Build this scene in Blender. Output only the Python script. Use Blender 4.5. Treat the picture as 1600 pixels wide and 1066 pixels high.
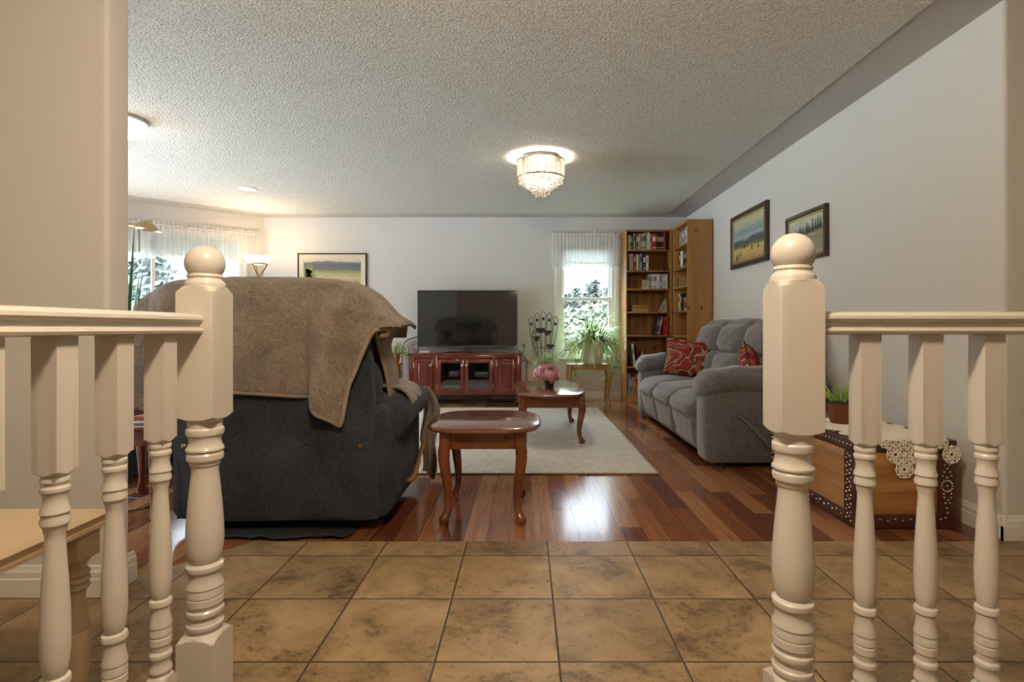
import bpy, bmesh, math, random
from mathutils import Vector, Matrix, noise as mnoise

for _o in list(bpy.data.objects):
    bpy.data.objects.remove(_o)
S = bpy.context.scene
C = S.collection
PI = math.pi

# ------------------------------------------------------------------ camera
F, CX, CY, EYE = 835.0, 821.0, 513.0, 0.95     # focal length in pixels, vanishing point, eye height
cam_d = bpy.data.cameras.new('camera')
cam_d.sensor_width = 36.0
cam_d.lens = F / 1600 * 36
cam_d.shift_x = -(CX - 800) / 1600
cam_d.shift_y = -(533 - CY) / 1600
cam_d.clip_start = 0.05
cam_d.clip_end = 400
cam = bpy.data.objects.new('camera', cam_d)
C.objects.link(cam)
cam.location = (0, 0, EYE)
cam.rotation_euler = (PI / 2, 0, 0)
S.camera = cam

def X(u, y): return (u - CX) / F * y
def Z(v, y): return EYE - (v - CY) / F * y

# ------------------------------------------------------------------ exposure
S.view_settings.view_transform = 'Standard'
S.view_settings.look = 'None'
S.view_settings.exposure = 1.42
S.view_settings.gamma = 1.0
S.view_settings.use_curve_mapping = False
S.cycles.use_denoising = True
S.cycles.max_bounces = 10
S.cycles.diffuse_bounces = 5
S.cycles.transparent_max_bounces = 16
S.cycles.sample_clamp_indirect = 6.0
S.cycles.caustics_reflective = False
S.cycles.caustics_refractive = False

# ------------------------------------------------------------------ sky (overcast)
W = bpy.data.worlds.new('overcast_sky')
S.world = W
W.use_nodes = True
nt = W.node_tree
nt.nodes.clear()
_o = nt.nodes.new('ShaderNodeOutputWorld')
_b = nt.nodes.new('ShaderNodeBackground')
_t = nt.nodes.new('ShaderNodeTexCoord')
_s = nt.nodes.new('ShaderNodeSeparateXYZ')
_r = nt.nodes.new('ShaderNodeValToRGB')
nt.links.new(_t.outputs['Generated'], _s.inputs[0])
nt.links.new(_s.outputs['Z'], _r.inputs[0])
cr = _r.color_ramp
cr.elements[0].position = 0.0
cr.elements[0].color = (0.020, 0.0205, 0.021, 1)
cr.elements[1].position = 1.0
cr.elements[1].color = (0.80, 0.92, 1.0, 1)
for _p, _c in ((0.10, (0.020, 0.0205, 0.021)), (0.28, (0.060, 0.066, 0.072)), (0.42, (0.30, 0.34, 0.385)), (0.62, (0.86, 0.95, 1.0))):
    _e = cr.elements.new(_p); _e.color = (*_c, 1)
nt.links.new(_r.outputs[0], _b.inputs['Color'])
_b.inputs['Strength'].default_value = 21.0
nt.links.new(_b.outputs[0], _o.inputs[0])

# ------------------------------------------------------------------ helpers: lamps
def lamp(name, loc, power, col, radius=0.05, kind='POINT', rot=None, spot=None, size=None):
    d = bpy.data.lights.new(name, kind)
    d.energy = power
    d.color = col
    if kind in ('POINT', 'SPOT'):
        d.shadow_soft_size = radius
    if spot:
        d.spot_size, d.spot_blend = spot
    if size:
        d.shape = 'RECTANGLE'; d.size, d.size_y = size
    o = bpy.data.objects.new(name, d)
    C.objects.link(o)
    o.location = loc
    if rot: o.rotation_euler = rot
    return o

WARM = (1.0, 0.76, 0.50)
SOFTWARM = (1.0, 0.87, 0.72)

# ------------------------------------------------------------------ helpers: materials
def new_mat(name):
    m = bpy.data.materials.new(name)
    m.use_nodes = True
    n = m.node_tree.nodes
    b = n['Principled BSDF']
    return m, m.node_tree, b

def node(t, kind, **kw):
    n = t.nodes.new(kind)
    for k, v in kw.items():
        setattr(n, k, v)
    return n

def lk(t, a, b): t.links.new(a, b)

def ramp(t, fac, stops, interp='LINEAR'):
    r = node(t, 'ShaderNodeValToRGB')
    r.color_ramp.interpolation = interp
    e = r.color_ramp.elements
    while len(e) < len(stops): e.new(0.5)
    for i, (p, c) in enumerate(stops):
        e[i].position = p
        e[i].color = (c[0], c[1], c[2], 1)
    if fac is not None: lk(t, fac, r.inputs[0])
    return r

def coords(t, scale=(1, 1, 1), rot=(0, 0, 0), out='Object', loc=(0, 0, 0)):
    tc = node(t, 'ShaderNodeTexCoord')
    mp = node(t, 'ShaderNodeMapping')
    mp.inputs['Scale'].default_value = scale
    mp.inputs['Rotation'].default_value = rot
    mp.inputs['Location'].default_value = loc
    lk(t, tc.outputs[out], mp.inputs[0])
    return mp.outputs[0]

def math_(t, op, a, b=None):
    n = node(t, 'ShaderNodeMath', operation=op)
    for i, v in enumerate((a, b)):
        if v is None: continue
        if isinstance(v, (int, float)): n.inputs[i].default_value = v
        else: lk(t, v, n.inputs[i])
    return n.outputs[0]

def noise_(t, vec, scale, detail=4, rough=0.55, dist=0.0):
    n = node(t, 'ShaderNodeTexNoise')
    n.inputs['Scale'].default_value = scale
    n.inputs['Detail'].default_value = detail
    n.inputs['Roughness'].default_value = rough
    n.inputs['Distortion'].default_value = dist
    if vec is not None: lk(t, vec, n.inputs['Vector'])
    return n.outputs['Fac']

def mixc(t, fac, a, b, mode='MIX'):
    n = node(t, 'ShaderNodeMix', data_type='RGBA', blend_type=mode)
    for i, v in ((0, fac), (6, a), (7, b)):
        if isinstance(v, (int, float)): n.inputs[i].default_value = v
        elif isinstance(v, tuple): n.inputs[i].default_value = (v[0], v[1], v[2], 1)
        else: lk(t, v, n.inputs[i])
    return n.outputs[2]

def bump_(t, b, h, strength, dist=0.01):
    n = node(t, 'ShaderNodeBump')
    n.inputs['Strength'].default_value = strength
    n.inputs['Distance'].default_value = dist
    lk(t, h, n.inputs['Height'])
    lk(t, n.outputs[0], b.inputs['Normal'])

def M(name, col, rough=0.5, metal=0.0, spec=0.5, var=None, bump=None, coat=0.0, sheen=0.0, scale=(1, 1, 1)):
    """plain material; var = (noise scale, second colour), bump = (scale, strength)"""
    m, t, b = new_mat(name)
    b.inputs['Base Color'].default_value = (*col, 1)
    b.inputs['Roughness'].default_value = rough
    b.inputs['Metallic'].default_value = metal
    b.inputs['Specular IOR Level'].default_value = spec
    b.inputs['Coat Weight'].default_value = coat
    b.inputs['Coat Roughness'].default_value = 0.08
    if sheen:
        b.inputs['Sheen Weight'].default_value = sheen
        b.inputs['Sheen Roughness'].default_value = 0.5
    if var or bump:
        v = coords(t, scale)
    if var:
        f = noise_(t, v, var[0])
        r = ramp(t, f, [(0.32, col), (0.68, var[1])])
        lk(t, r.outputs[0], b.inputs['Base Color'])
    if bump:
        h = noise_(t, v, bump[0], 3)
        bump_(t, b, h, bump[1], 0.01)
    return m

def emit_mat(name, col, strength, base=(0.8, 0.8, 0.8)):
    m, t, b = new_mat(name)
    b.inputs['Base Color'].default_value = (*base, 1)
    b.inputs['Emission Color'].default_value = (*col, 1)
    b.inputs['Emission Strength'].default_value = strength
    b.inputs['Roughness'].default_value = 0.3
    return m

def wood(name, dark, light, axis='X', freq=14, rough=0.3, coat=0.0, knots=False, spec=0.5):
    """grain runs along axis"""
    m, t, b = new_mat(name)
    sc = {'X': (0.07, 1, 1), 'Y': (1, 0.07, 1), 'Z': (1, 1, 0.07)}[axis]
    v = coords(t, sc)
    f = noise_(t, v, freq, 6, 0.6, 0.6)
    f2 = noise_(t, v, freq * 7, 3, 0.6)
    fac = math_(t, 'ADD', math_(t, 'MULTIPLY', f, 0.8), math_(t, 'MULTIPLY', f2, 0.2))
    r = ramp(t, fac, [(0.33, dark), (0.66, light)])
    colr = r.outputs[0]
    if knots:
        vv = coords(t, {'X': (0.6, 1, 1), 'Y': (1, 0.6, 1), 'Z': (1, 1, 0.6)}[axis])
        vo = node(t, 'ShaderNodeTexVoronoi')
        vo.voronoi_dimensions = '2D'
        vo.inputs['Scale'].default_value = 3.4
        s2 = node(t, 'ShaderNodeSeparateXYZ'); lk(t, vv, s2.inputs[0])
        c2 = node(t, 'ShaderNodeCombineXYZ')
        lk(t, math_(t, 'ADD', math_(t, 'ADD', s2.outputs[0], s2.outputs[1]), 3.37), c2.inputs[0])
        lk(t, math_(t, 'ADD', s2.outputs[2], 1.7), c2.inputs[1])
        lk(t, c2.outputs[0], vo.inputs['Vector'])
        k = ramp(t, vo.outputs['Distance'], [(0.025, (1, 1, 1)), (0.085, (0, 0, 0))])
        pick = math_(t, 'GREATER_THAN', noise_(t, vo.outputs['Color'], 3.1), 0.43)
        kf = math_(t, 'MULTIPLY', math_(t, 'MULTIPLY', k.outputs[0], pick), 0.85)
        colr = mixc(t, kf, colr, tuple(c * 0.22 for c in dark))
        # board joints
        se = node(t, 'ShaderNodeSeparateXYZ'); lk(t, coords(t), se.inputs[0])
    lk(t, colr, b.inputs['Base Color'])
    b.inputs['Roughness'].default_value = rough
    b.inputs['Specular IOR Level'].default_value = spec
    b.inputs['Coat Weight'].default_value = coat
    b.inputs['Coat Roughness'].default_value = 0.12
    bump_(t, b, f2, 0.06, 0.004)
    return m

def sheer(name, col, alpha, scale=60):
    m, t, b = new_mat(name)
    t.nodes.remove(b)
    out = t.nodes['Material Output']
    tr = node(t, 'ShaderNodeBsdfTransparent')
    df = node(t, 'ShaderNodeBsdfDiffuse'); df.inputs[0].default_value = (*col, 1)
    tl = node(t, 'ShaderNodeBsdfTranslucent'); tl.inputs[0].default_value = (*col, 1)
    m1 = node(t, 'ShaderNodeMixShader'); m1.inputs[0].default_value = 0.5
    lk(t, df.outputs[0], m1.inputs[1]); lk(t, tl.outputs[0], m1.inputs[2])
    m2 = node(t, 'ShaderNodeMixShader')
    f = noise_(t, coords(t), scale, 3)
    r = ramp(t, f, [(0.3, (max(0, alpha - 0.06),) * 3), (0.7, (min(1, alpha + 0.06),) * 3)])
    lk(t, r.outputs[0], m2.inputs[0])
    lk(t, tr.outputs[0], m2.inputs[1]); lk(t, m1.outputs[0], m2.inputs[2])
    lk(t, m2.outputs[0], out.inputs[0])
    return m

def glass_mat(name, tint=(1, 1, 1), refl=0.08, rough=0.0):
    m, t, b = new_mat(name)
    t.nodes.remove(b)
    out = t.nodes['Material Output']
    tr = node(t, 'ShaderNodeBsdfTransparent'); tr.inputs[0].default_value = (*tint, 1)
    gl = node(t, 'ShaderNodeBsdfGlossy'); gl.inputs['Roughness'].default_value = rough
    lw = node(t, 'ShaderNodeLayerWeight'); lw.inputs[0].default_value = 0.25
    fac = math_(t, 'ADD', math_(t, 'MULTIPLY', lw.outputs['Fresnel'], 0.5), refl)
    mx = node(t, 'ShaderNodeMixShader')
    lk(t, fac, mx.inputs[0]); lk(t, tr.outputs[0], mx.inputs[1]); lk(t, gl.outputs[0], mx.inputs[2])
    lk(t, mx.outputs[0], out.inputs[0])
    return m

# ------------------------------------------------------------------ helpers: objects
def props(o, label=None, cat=None, group=None, kind=None):
    if label: o['label'] = label
    if cat: o['category'] = cat
    if group: o['group'] = group
    if kind: o['kind'] = kind
    return o

def thing(name, label, cat, loc=(0, 0, 0), rotz=0.0, group=None):
    o = bpy.data.objects.new(name, None)
    o.empty_display_size = 0.1
    C.objects.link(o)
    o.location = loc
    o.rotation_euler = (0, 0, rotz)
    return props(o, label, cat, group)

def root_of(o):
    while o.parent: o = o.parent
    return o

def obj(name, bm, mats, parent=None, smooth=30, local=False, loc=None, rotz=0.0, doubles=False):
    """turn a bmesh into ONE mesh object. World-space vertices unless local."""
    if doubles:
        bmesh.ops.remove_doubles(bm, verts=bm.verts, dist=1e-5)
    bmesh.ops.recalc_face_normals(bm, faces=bm.faces)
    if parent is not None and not local:
        mw = Matrix.LocRotScale(root_of(parent).location, root_of(parent).rotation_euler, None)
        bmesh.ops.transform(bm, matrix=mw.inverted(), verts=bm.verts)
    if parent is None and loc is not None and not local:
        bmesh.ops.translate(bm, vec=-Vector(loc), verts=bm.verts)
    me = bpy.data.meshes.new(name)
    bm.to_mesh(me)
    bm.free()
    for m in (mats if isinstance(mats, (list, tuple)) else [mats]):
        me.materials.append(m)
    o = bpy.data.objects.new(name, me)
    C.objects.link(o)
    if parent is not None: o.parent = parent
    if loc is not None:
        o.location = loc
        o.rotation_euler = (0, 0, rotz)
    if smooth:
        me.polygons.foreach_set('use_smooth', [True] * len(me.polygons))
        if smooth < 180:
            me.set_sharp_from_angle(angle=math.radians(smooth))
    me.update()
    return o

def struct(name, bm, mats, **kw):
    o = obj(name, bm, mats, **kw)
    if o.parent is None: o['kind'] = 'structure'
    return o

def dup(root, loc=None, rotz=None, label=None, group=None):
    r = root.copy(); C.objects.link(r)
    if loc is not None: r.location = loc
    if rotz is not None: r.rotation_euler = (0, 0, rotz)
    if label: r['label'] = label
    if group: r['group'] = group
    for ch in list(root.children):
        c = ch.copy(); C.objects.link(c); c.parent = r
        for g in list(ch.children):
            d = g.copy(); C.objects.link(d); d.parent = c
    return r

# ------------------------------------------------------------------ helpers: shapes
def nb(): return bmesh.new()

def mark(bm, before, mi):
    for f in bm.faces:
        if f.index == -1 or f not in before: f.material_index = mi

class slot:
    """with slot(bm, i): faces made inside get material slot i"""
    def __init__(s, bm, i): s.bm, s.i = bm, i
    def __enter__(s): s.old = set(s.bm.faces)
    def __exit__(s, *a):
        for f in s.bm.faces:
            if f not in s.old: f.material_index = s.i

def box(bm, x0, x1, y0, y1, z0, z1, bev=0.0, seg=2, mat=None):
    r = bmesh.ops.create_cube(bm, size=1.0)
    vs = r['verts']
    c = Vector(((x0 + x1) / 2, (y0 + y1) / 2, (z0 + z1) / 2))
    for v in vs:
        v.co = Vector((v.co.x * abs(x1 - x0), v.co.y * abs(y1 - y0), v.co.z * abs(z1 - z0))) + c
    if bev > 0:
        es = list({e for v in vs for e in v.link_edges})
        r2 = bmesh.ops.bevel(bm, geom=es, offset=bev, segments=seg, profile=0.5, affect='EDGES')
        vs = list({v for f in r2['faces'] for v in f.verts} | {v for v in vs if v.is_valid})
    if mat is not None:
        bmesh.ops.transform(bm, matrix=mat, verts=vs)
    return vs

def rbox(bm, c, h, r, n=8, puff=(0, 0, 0), mat=None, jitter=0.0, seed=0, fn=None):
    """rounded box: centre c, half sizes h, corner radius r, faces puffed out by puff"""
    c = Vector(c); h = Vector(h)
    seen = {}
    def vert(p):
        key = (round(p[0], 5), round(p[1], 5), round(p[2], 5))
        if key in seen: return seen[key]
        q = Vector((p[0] * h.x, p[1] * h.y, p[2] * h.z))
        inner = Vector([max(-(h[i] - r), min(h[i] - r, q[i])) for i in range(3)])
        d = q - inner
        if d.length > 1e-9: q = inner + d.normalized() * r
        wx, wy, wz = (1 - p[0] ** 2), (1 - p[1] ** 2), (1 - p[2] ** 2)
        q += Vector((puff[0] * wy * wz * p[0], puff[1] * wx * wz * p[1], puff[2] * wx * wy * p[2]))
        if fn: q = fn(q, p)
        if jitter:
            q += Vector([mnoise.noise(Vector((q.x * 7 + seed, q.y * 7, q.z * 7 + k * 9.1))) for k in range(3)]) * jitter
        q = q + c
        if mat is not None: q = mat @ q
        v = bm.verts.new(q)
        seen[key] = v
        return v
    g = []
    for i in range(n + 1):
        a = -1 + 2 * i / n
        g.append(math.copysign(1 - (1 - abs(a)) ** 1.4, a) if a else 0.0)
    for ax in range(3):
        for sgn in (-1, 1):
            for i in range(n):
                for j in range(n):
                    ps = []
                    for (a, b) in ((i, j), (i + 1, j), (i + 1, j + 1), (i, j + 1)):
                        p = [0, 0, 0]
                        p[ax] = sgn; p[(ax + 1) % 3] = g[a]; p[(ax + 2) % 3] = g[b]
                        ps.append(vert(p))
                    if sgn < 0: ps.reverse()
                    try: bm.faces.new(ps)
                    except ValueError: pass

def ring_loft(bm, rings, cap=True, closed=True):
    vr = [[bm.verts.new(p) for p in r] for r in rings]
    n = len(vr[0])
    for a, b in zip(vr, vr[1:]):
        for i in range(n if closed else n - 1):
            j = (i + 1) % n
            try: bm.faces.new((a[i], a[j], b[j], b[i]))
            except ValueError: pass
    if cap and closed:
        try:
            bm.faces.new(list(reversed(vr[0]))); bm.faces.new(vr[-1])
        except ValueError: pass
    return vr

def lathe(bm, prof, c=(0, 0, 0), seg=24, cap=True, half=None, flute=None, mat=None):
    """prof = [(r, z)]; half = square half width clipping the round section"""
    rings = []
    for (r, z) in prof:
        ring = []
        for k in range(seg):
            a = 2 * PI * k / seg
            rr = r
            if half and r > half * 1.06: rr = min(half / max(abs(math.cos(a)), abs(math.sin(a))), r)
            if flute: rr = r + flute[1] * math.cos(flute[0] * a)
            p = Vector((c[0] + rr * math.cos(a), c[1] + rr * math.sin(a), c[2] + z))
            if mat is not None: p = mat @ p
            ring.append(p)
        rings.append(ring)
    ring_loft(bm, rings, cap)

def tube(bm, pts, r, seg=8, cap=True, flat=1.0):
    pts = [Vector(p) for p in pts]
    n = len(pts)
    rad = r if isinstance(r, (list, tuple)) else [r] * n
    up = None
    rings = []
    for i, p in enumerate(pts):
        d = (pts[min(i + 1, n - 1)] - pts[max(i - 1, 0)])
        d = d.normalized() if d.length > 1e-9 else Vector((0, 0, 1))
        if up is None:
            up = Vector((0, 0, 1)) if abs(d.z) < 0.9 else Vector((1, 0, 0))
        s = d.cross(up)
        s = s.normalized() if s.length > 1e-6 else Vector((1, 0, 0))
        up = s.cross(d).normalized()
        rings.append([p + (s * math.cos(2 * PI * k / seg) + up * math.sin(2 * PI * k / seg) * flat) * rad[i] for k in range(seg)])
    ring_loft(bm, rings, cap)

def spline(pts, n=8):
    """Catmull-Rom through pts"""
    P = [Vector(p) for p in pts]
    P = [P[0] * 2 - P[1]] + P + [P[-1] * 2 - P[-2]]
    out = []
    for i in range(1, len(P) - 2):
        for k in range(n):
            t = k / n
            a, b, c_, d = P[i - 1], P[i], P[i + 1], P[i + 2]
            out.append(0.5 * ((2 * b) + (c_ - a) * t + (2 * a - 5 * b + 4 * c_ - d) * t * t + (3 * b - a - 3 * c_ + d) * t ** 3))
    out.append(P[-2])
    return out

def interp(x, table):
    if x <= table[0][0]: return table[0][1]
    for (a, fa), (b, fb) in zip(table, table[1:]):
        if x <= b:
            t = (x - a) / (b - a) if b > a else 0
            return fa + (fb - fa) * t
    return table[-1][1]

def sphere(bm, c, r, u=12, v=8, sc=(1, 1, 1)):
    m = Matrix.Translation(Vector(c)) @ Matrix.Diagonal((*sc, 1))
    bmesh.ops.create_uvsphere(bm, u_segments=u, v_segments=v, radius=r, matrix=m)

def sheet(bm, grid):
    vs = [[bm.verts.new(p) for p in row] for row in grid]
    for a, b in zip(vs, vs[1:]):
        for i in range(len(a) - 1):
            bm.faces.new((a[i], a[i + 1], b[i + 1], b[i]))
    return vs

def prism(bm, poly, z0, z1):
    ring_loft(bm, [[Vector((x, y, z0)) for x, y in poly], [Vector((x, y, z1)) for x, y in poly]])

def extrude_y(bm, poly, y0, y1):
    """poly in (x, z)"""
    ring_loft(bm, [[Vector((x, y0, z)) for x, z in poly], [Vector((x, y1, z)) for x, z in poly]])

def extrude_x(bm, poly, x0, x1):
    """poly in (y, z)"""
    ring_loft(bm, [[Vector((x0, y, z)) for y, z in poly], [Vector((x1, y, z)) for y, z in poly]])

def wobble(bm, amp, freq, seed=0.0):
    for v in bm.verts:
        p = v.co * freq + Vector((seed, seed * 1.7, -seed))
        v.co += Vector((mnoise.noise(p), mnoise.noise(p + Vector((31, 0, 0))), mnoise.noise(p + Vector((0, 57, 0))))) * amp

def superellipse(a, b, n=3.0, seg=64):
    out = []
    for k in range(seg):
        t = 2 * PI * k / seg
        c_, s_ = math.cos(t), math.sin(t)
        out.append((a * math.copysign(abs(c_) ** (2 / n), c_), b * math.copysign(abs(s_) ** (2 / n), s_)))
    return out

ORD = ['first', 'second', 'third', 'fourth', 'fifth', 'sixth', 'seventh', 'eighth', 'ninth', 'tenth', 'eleventh', 'twelfth',
       'thirteenth', 'fourteenth', 'fifteenth', 'sixteenth', 'seventeenth', 'eighteenth', 'nineteenth', 'twentieth']
# =================================================================== THE SETTING
YB = 7.115          # back wall
XR = 2.15           # right wall
ZC = 2.428          # ceiling
YT = 2.38           # where the tiles meet the wood

m_wall = M('wall_paint', (0.64, 0.635, 0.62), 0.55, spec=0.3, bump=(90, 0.04))
m_trim = M('white_trim_paint', (0.78, 0.77, 0.74), 0.35, spec=0.4)
m_border = M('ceiling_border_paint', (0.50, 0.49, 0.475), 0.7, spec=0.2)

def ceiling_mat():
    m, t, b = new_mat('popcorn_ceiling')
    v = coords(t)
    n1 = noise_(t, v, 75, 3, 0.7)
    vo = node(t, 'ShaderNodeTexVoronoi'); vo.inputs['Scale'].default_value = 85; lk(t, v, vo.inputs['Vector'])
    h = math_(t, 'ADD', n1, math_(t, 'MULTIPLY', math_(t, 'SUBTRACT', 1.0, vo.outputs['Distance']), 0.6))
    r = ramp(t, h, [(0.60, (0.57, 0.57, 0.54)), (0.95, (0.76, 0.755, 0.72))])
    lk(t, r.outputs[0], b.inputs['Base Color'])
    b.inputs['Roughness'].default_value = 0.9
    b.inputs['Specular IOR Level'].default_value = 0.1
    bump_(t, b, h, 0.8, 0.012)
    return m
m_ceil = ceiling_mat()

def plank_mat():
    m, t, b = new_mat('hardwood_planks')
    se = node(t, 'ShaderNodeSeparateXYZ'); lk(t, coords(t), se.inputs[0])
    px_ = math_(t, 'DIVIDE', math_(t, 'ADD', se.outputs[0], 20.04), 0.104)
    ix = math_(t, 'FLOOR', px_)
    fx = math_(t, 'FRACT', px_)
    wn = node(t, 'ShaderNodeTexWhiteNoise', noise_dimensions='1D'); lk(t, ix, wn.inputs['W'])
    off = math_(t, 'MULTIPLY', wn.outputs['Value'], 7.0)
    py = math_(t, 'DIVIDE', math_(t, 'ADD', math_(t, 'ADD', se.outputs[1], 30.0), off), 0.95)
    iy = math_(t, 'FLOOR', py)
    fy = math_(t, 'FRACT', py)
    cb = node(t, 'ShaderNodeCombineXYZ'); lk(t, ix, cb.inputs[0]); lk(t, iy, cb.inputs[1])
    w2 = node(t, 'ShaderNodeTexWhiteNoise', noise_dimensions='3D'); lk(t, cb.outputs[0], w2.inputs['Vector'])
    base = ramp(t, w2.outputs['Value'], [(0.0, (0.130, 0.036, 0.020)), (0.3, (0.215, 0.075, 0.034)), (0.62, (0.31, 0.130, 0.052)), (0.85, (0.43, 0.215, 0.092)), (1.0, (0.23, 0.070, 0.036))])
    ad = node(t, 'ShaderNodeVectorMath', operation='ADD')
    lk(t, coords(t, (1, 0.06, 1)), ad.inputs[0]); lk(t, w2.outputs['Color'], ad.inputs[1])
    g = noise_(t, ad.outputs[0], 42, 6, 0.65, 0.8)
    gr = ramp(t, g, [(0.3, (0.66, 0.63, 0.60)), (0.7, (1.2, 1.16, 1.12))])
    col = mixc(t, 1.0, base.outputs[0], gr.outputs[0], 'MULTIPLY')
    ex = math_(t, 'MINIMUM', fx, math_(t, 'SUBTRACT', 1.0, fx))
    ey = math_(t, 'MULTIPLY', math_(t, 'MINIMUM', fy, math_(t, 'SUBTRACT', 1.0, fy)), 9.0)
    e = math_(t, 'MINIMUM', ex, ey)
    gap = math_(t, 'LESS_THAN', e, 0.018)
    col = mixc(t, math_(t, 'MULTIPLY', gap, 0.7), col, (0.05, 0.018, 0.010))
    lk(t, col, b.inputs['Base Color'])
    b.inputs['Roughness'].default_value = 0.20
    b.inputs['Specular IOR Level'].default_value = 0.5
    b.inputs['Coat Weight'].default_value = 0.2
    b.inputs['Coat Roughness'].default_value = 0.08
    lowf = noise_(t, coords(t), 9, 2)
    hh = math_(t, 'ADD', math_(t, 'MULTIPLY', math_(t, 'MINIMUM', e, 0.03), 6.0), math_(t, 'MULTIPLY', lowf, 0.25))
    bump_(t, b, hh, 0.10, 0.006)
    return m

def tile_mat():
    m, t, b = new_mat('stone_look_tile')
    sz = 0.3545
    se = node(t, 'ShaderNodeSeparateXYZ'); lk(t, coords(t), se.inputs[0])
    tx = math_(t, 'DIVIDE', math_(t, 'ADD', se.outputs[0], 40 * sz - 0.096), sz)
    ty = math_(t, 'DIVIDE', math_(t, 'ADD', se.outputs[1], 40 * sz - 2.230), sz)
    fx, fy = math_(t, 'FRACT', tx), math_(t, 'FRACT', ty)
    ix, iy = math_(t, 'FLOOR', tx), math_(t, 'FLOOR', ty)
    cb = node(t, 'ShaderNodeCombineXYZ'); lk(t, ix, cb.inputs[0]); lk(t, iy, cb.inputs[1])
    wn = node(t, 'ShaderNodeTexWhiteNoise', noise_dimensions='3D'); lk(t, cb.outputs[0], wn.inputs['Vector'])
    ad = node(t, 'ShaderNodeVectorMath', operation='MULTIPLY_ADD')
    lk(t, wn.outputs['Color'], ad.inputs[0]); ad.inputs[1].default_value = (9, 9, 9); lk(t, coords(t), ad.inputs[2])
    n1 = noise_(t, ad.outputs[0], 5.5, 8, 0.62, 0.5)
    n2 = noise_(t, ad.outputs[0], 42, 6, 0.75)
    r1 = ramp(t, n1, [(0.30, (0.180, 0.120, 0.061)), (0.50, (0.335, 0.230, 0.120)), (0.72, (0.455, 0.320, 0.172))])
    sp = ramp(t, math_(t, 'MULTIPLY', n2, math_(t, 'ADD', n1, 0.5)), [(0.36, (0.42, 0.40, 0.38)), (0.47, (1, 1, 1))])
    col = mixc(t, 0.8, r1.outputs[0], sp.outputs[0], 'MULTIPLY')
    tone = ramp(t, wn.outputs['Value'], [(0.0, (0.88, 0.88, 0.88)), (1.0, (1.1, 1.09, 1.07))])
    col = mixc(t, 1.0, col, tone.outputs[0], 'MULTIPLY')
    ex = math_(t, 'MINIMUM', fx, math_(t, 'SUBTRACT', 1.0, fx))
    ey = math_(t, 'MINIMUM', fy, math_(t, 'SUBTRACT', 1.0, fy))
    e = math_(t, 'MINIMUM', ex, ey)
    gap = math_(t, 'LESS_THAN', e, 0.0085)
    col = mixc(t, gap, col, (0.060, 0.045, 0.030))
    lk(t, col, b.inputs['Base Color'])
    rr = ramp(t, n2, [(0.3, (0.34,) * 3), (0.7, (0.48,) * 3)])
    lk(t, rr.outputs[0], b.inputs['Roughness'])
    b.inputs['Specular IOR Level'].default_value = 0.45
    hh = math_(t, 'ADD', math_(t, 'MULTIPLY', math_(t, 'MINIMUM', e, 0.014), 60.0), math_(t, 'MULTIPLY', n2, 0.35))
    bump_(t, b, hh, 0.35, 0.004)
    return m

# floors
D0, D1 = (-1.49, 2.03), (-1.215, YT)
bm = nb(); prism(bm, [(-5.3, -2.7), (3.6, -2.7), (3.6, YT), D1, D0, (-1.49, 1.96), (-5.3, 1.96)], -0.06, 0.0)
struct('floor_tile', bm, tile_mat(), smooth=0)
bm = nb(); prism(bm, [(-5.3, 1.96), (-1.49, 1.96), D0, D1, (2.3, YT), (2.3, 7.4), (-5.3, 7.4)], -0.06, 0.0)
struct('floor_wood', bm, plank_mat(), smooth=0)

# ceiling: rough field and smooth border
bm = nb(); box(bm, -5.3, 3.6, -2.7, 7.4, ZC, ZC + 0.08)
struct('ceiling_border', bm, m_border, smooth=0)
bm = nb()
prism(bm, [(-5.3, -2.7), (3.6, -2.7), (3.6, 2.3), (1.835, 2.3), (1.835, 6.72), (1.70, 6.85), (-3.30, 6.85), (-4.75, 5.58), (-4.75, 2.3), (-5.3, 2.3)], ZC - 0.008, ZC)
struct('ceiling', bm, m_ceil, smooth=0)

# walls
def wall_local(bm, L, th, h, holes):
    """wall in local x 0..L, y 0..th, with rectangular holes (x0,x1,z0,z1) sorted by x"""
    x = 0.0
    for (a, b_, z0, z1) in holes:
        box(bm, x, a, 0, th, 0, h)
        box(bm, a, b_, 0, th, 0, z0)
        box(bm, a, b_, 0, th, z1, h)
        x = b_
    box(bm, x, L, 0, th, 0, h)

WX0, WX1, WZ0, WZ1 = 0.440, 1.190, 0.56, 2.12
bm = nb(); wall_local(bm, XR + 0.12 + 3.485, 0.12, ZC, [(WX0 + 3.485, WX1 + 3.485, WZ0, WZ1)])
struct('wall_back', bm, m_wall, smooth=0, local=True, loc=(-3.485, YB, 0))
bm = nb(); box(bm, XR, XR + 0.12, 2.40, YB, 0, ZC)
box(bm, XR + 0.1201, 3.6, 2.40, 2.52, 0, ZC)
bmesh.ops.bevel(bm, geom=[e for e in bm.edges if all(abs(v.co.x - XR) < 1e-4 and abs(v.co.y - 2.40) < 1e-4 for v in e.verts)], offset=0.018, segments=5, profile=0.5, affect='EDGES')
struct('wall_right', bm, m_wall, smooth=40)
XP = -1.487
bm = nb(); box(bm, -5.1, XP, 1.90, 2.01, 0, ZC)
bmesh.ops.bevel(bm, geom=[e for e in bm.edges if all(abs(v.co.x - XP) < 1e-4 for v in e.verts) and abs(e.verts[0].co.z - e.verts[1].co.z) > 1], offset=0.016, segments=5, profile=0.5, affect='EDGES')
struct('wall_partition', bm, m_wall, smooth=40)
BAY = (-4.990, 5.799, 0); BAYR = math.atan2(0.658, 0.7527); BL = 2.0
bm = nb(); wall_local(bm, BL + 0.05, 0.12, ZC, [(0.38, 1.745, 0.60, 2.12)])
struct('wall_bay', bm, m_wall, smooth=0, local=True, loc=BAY, rotz=BAYR)
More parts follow.
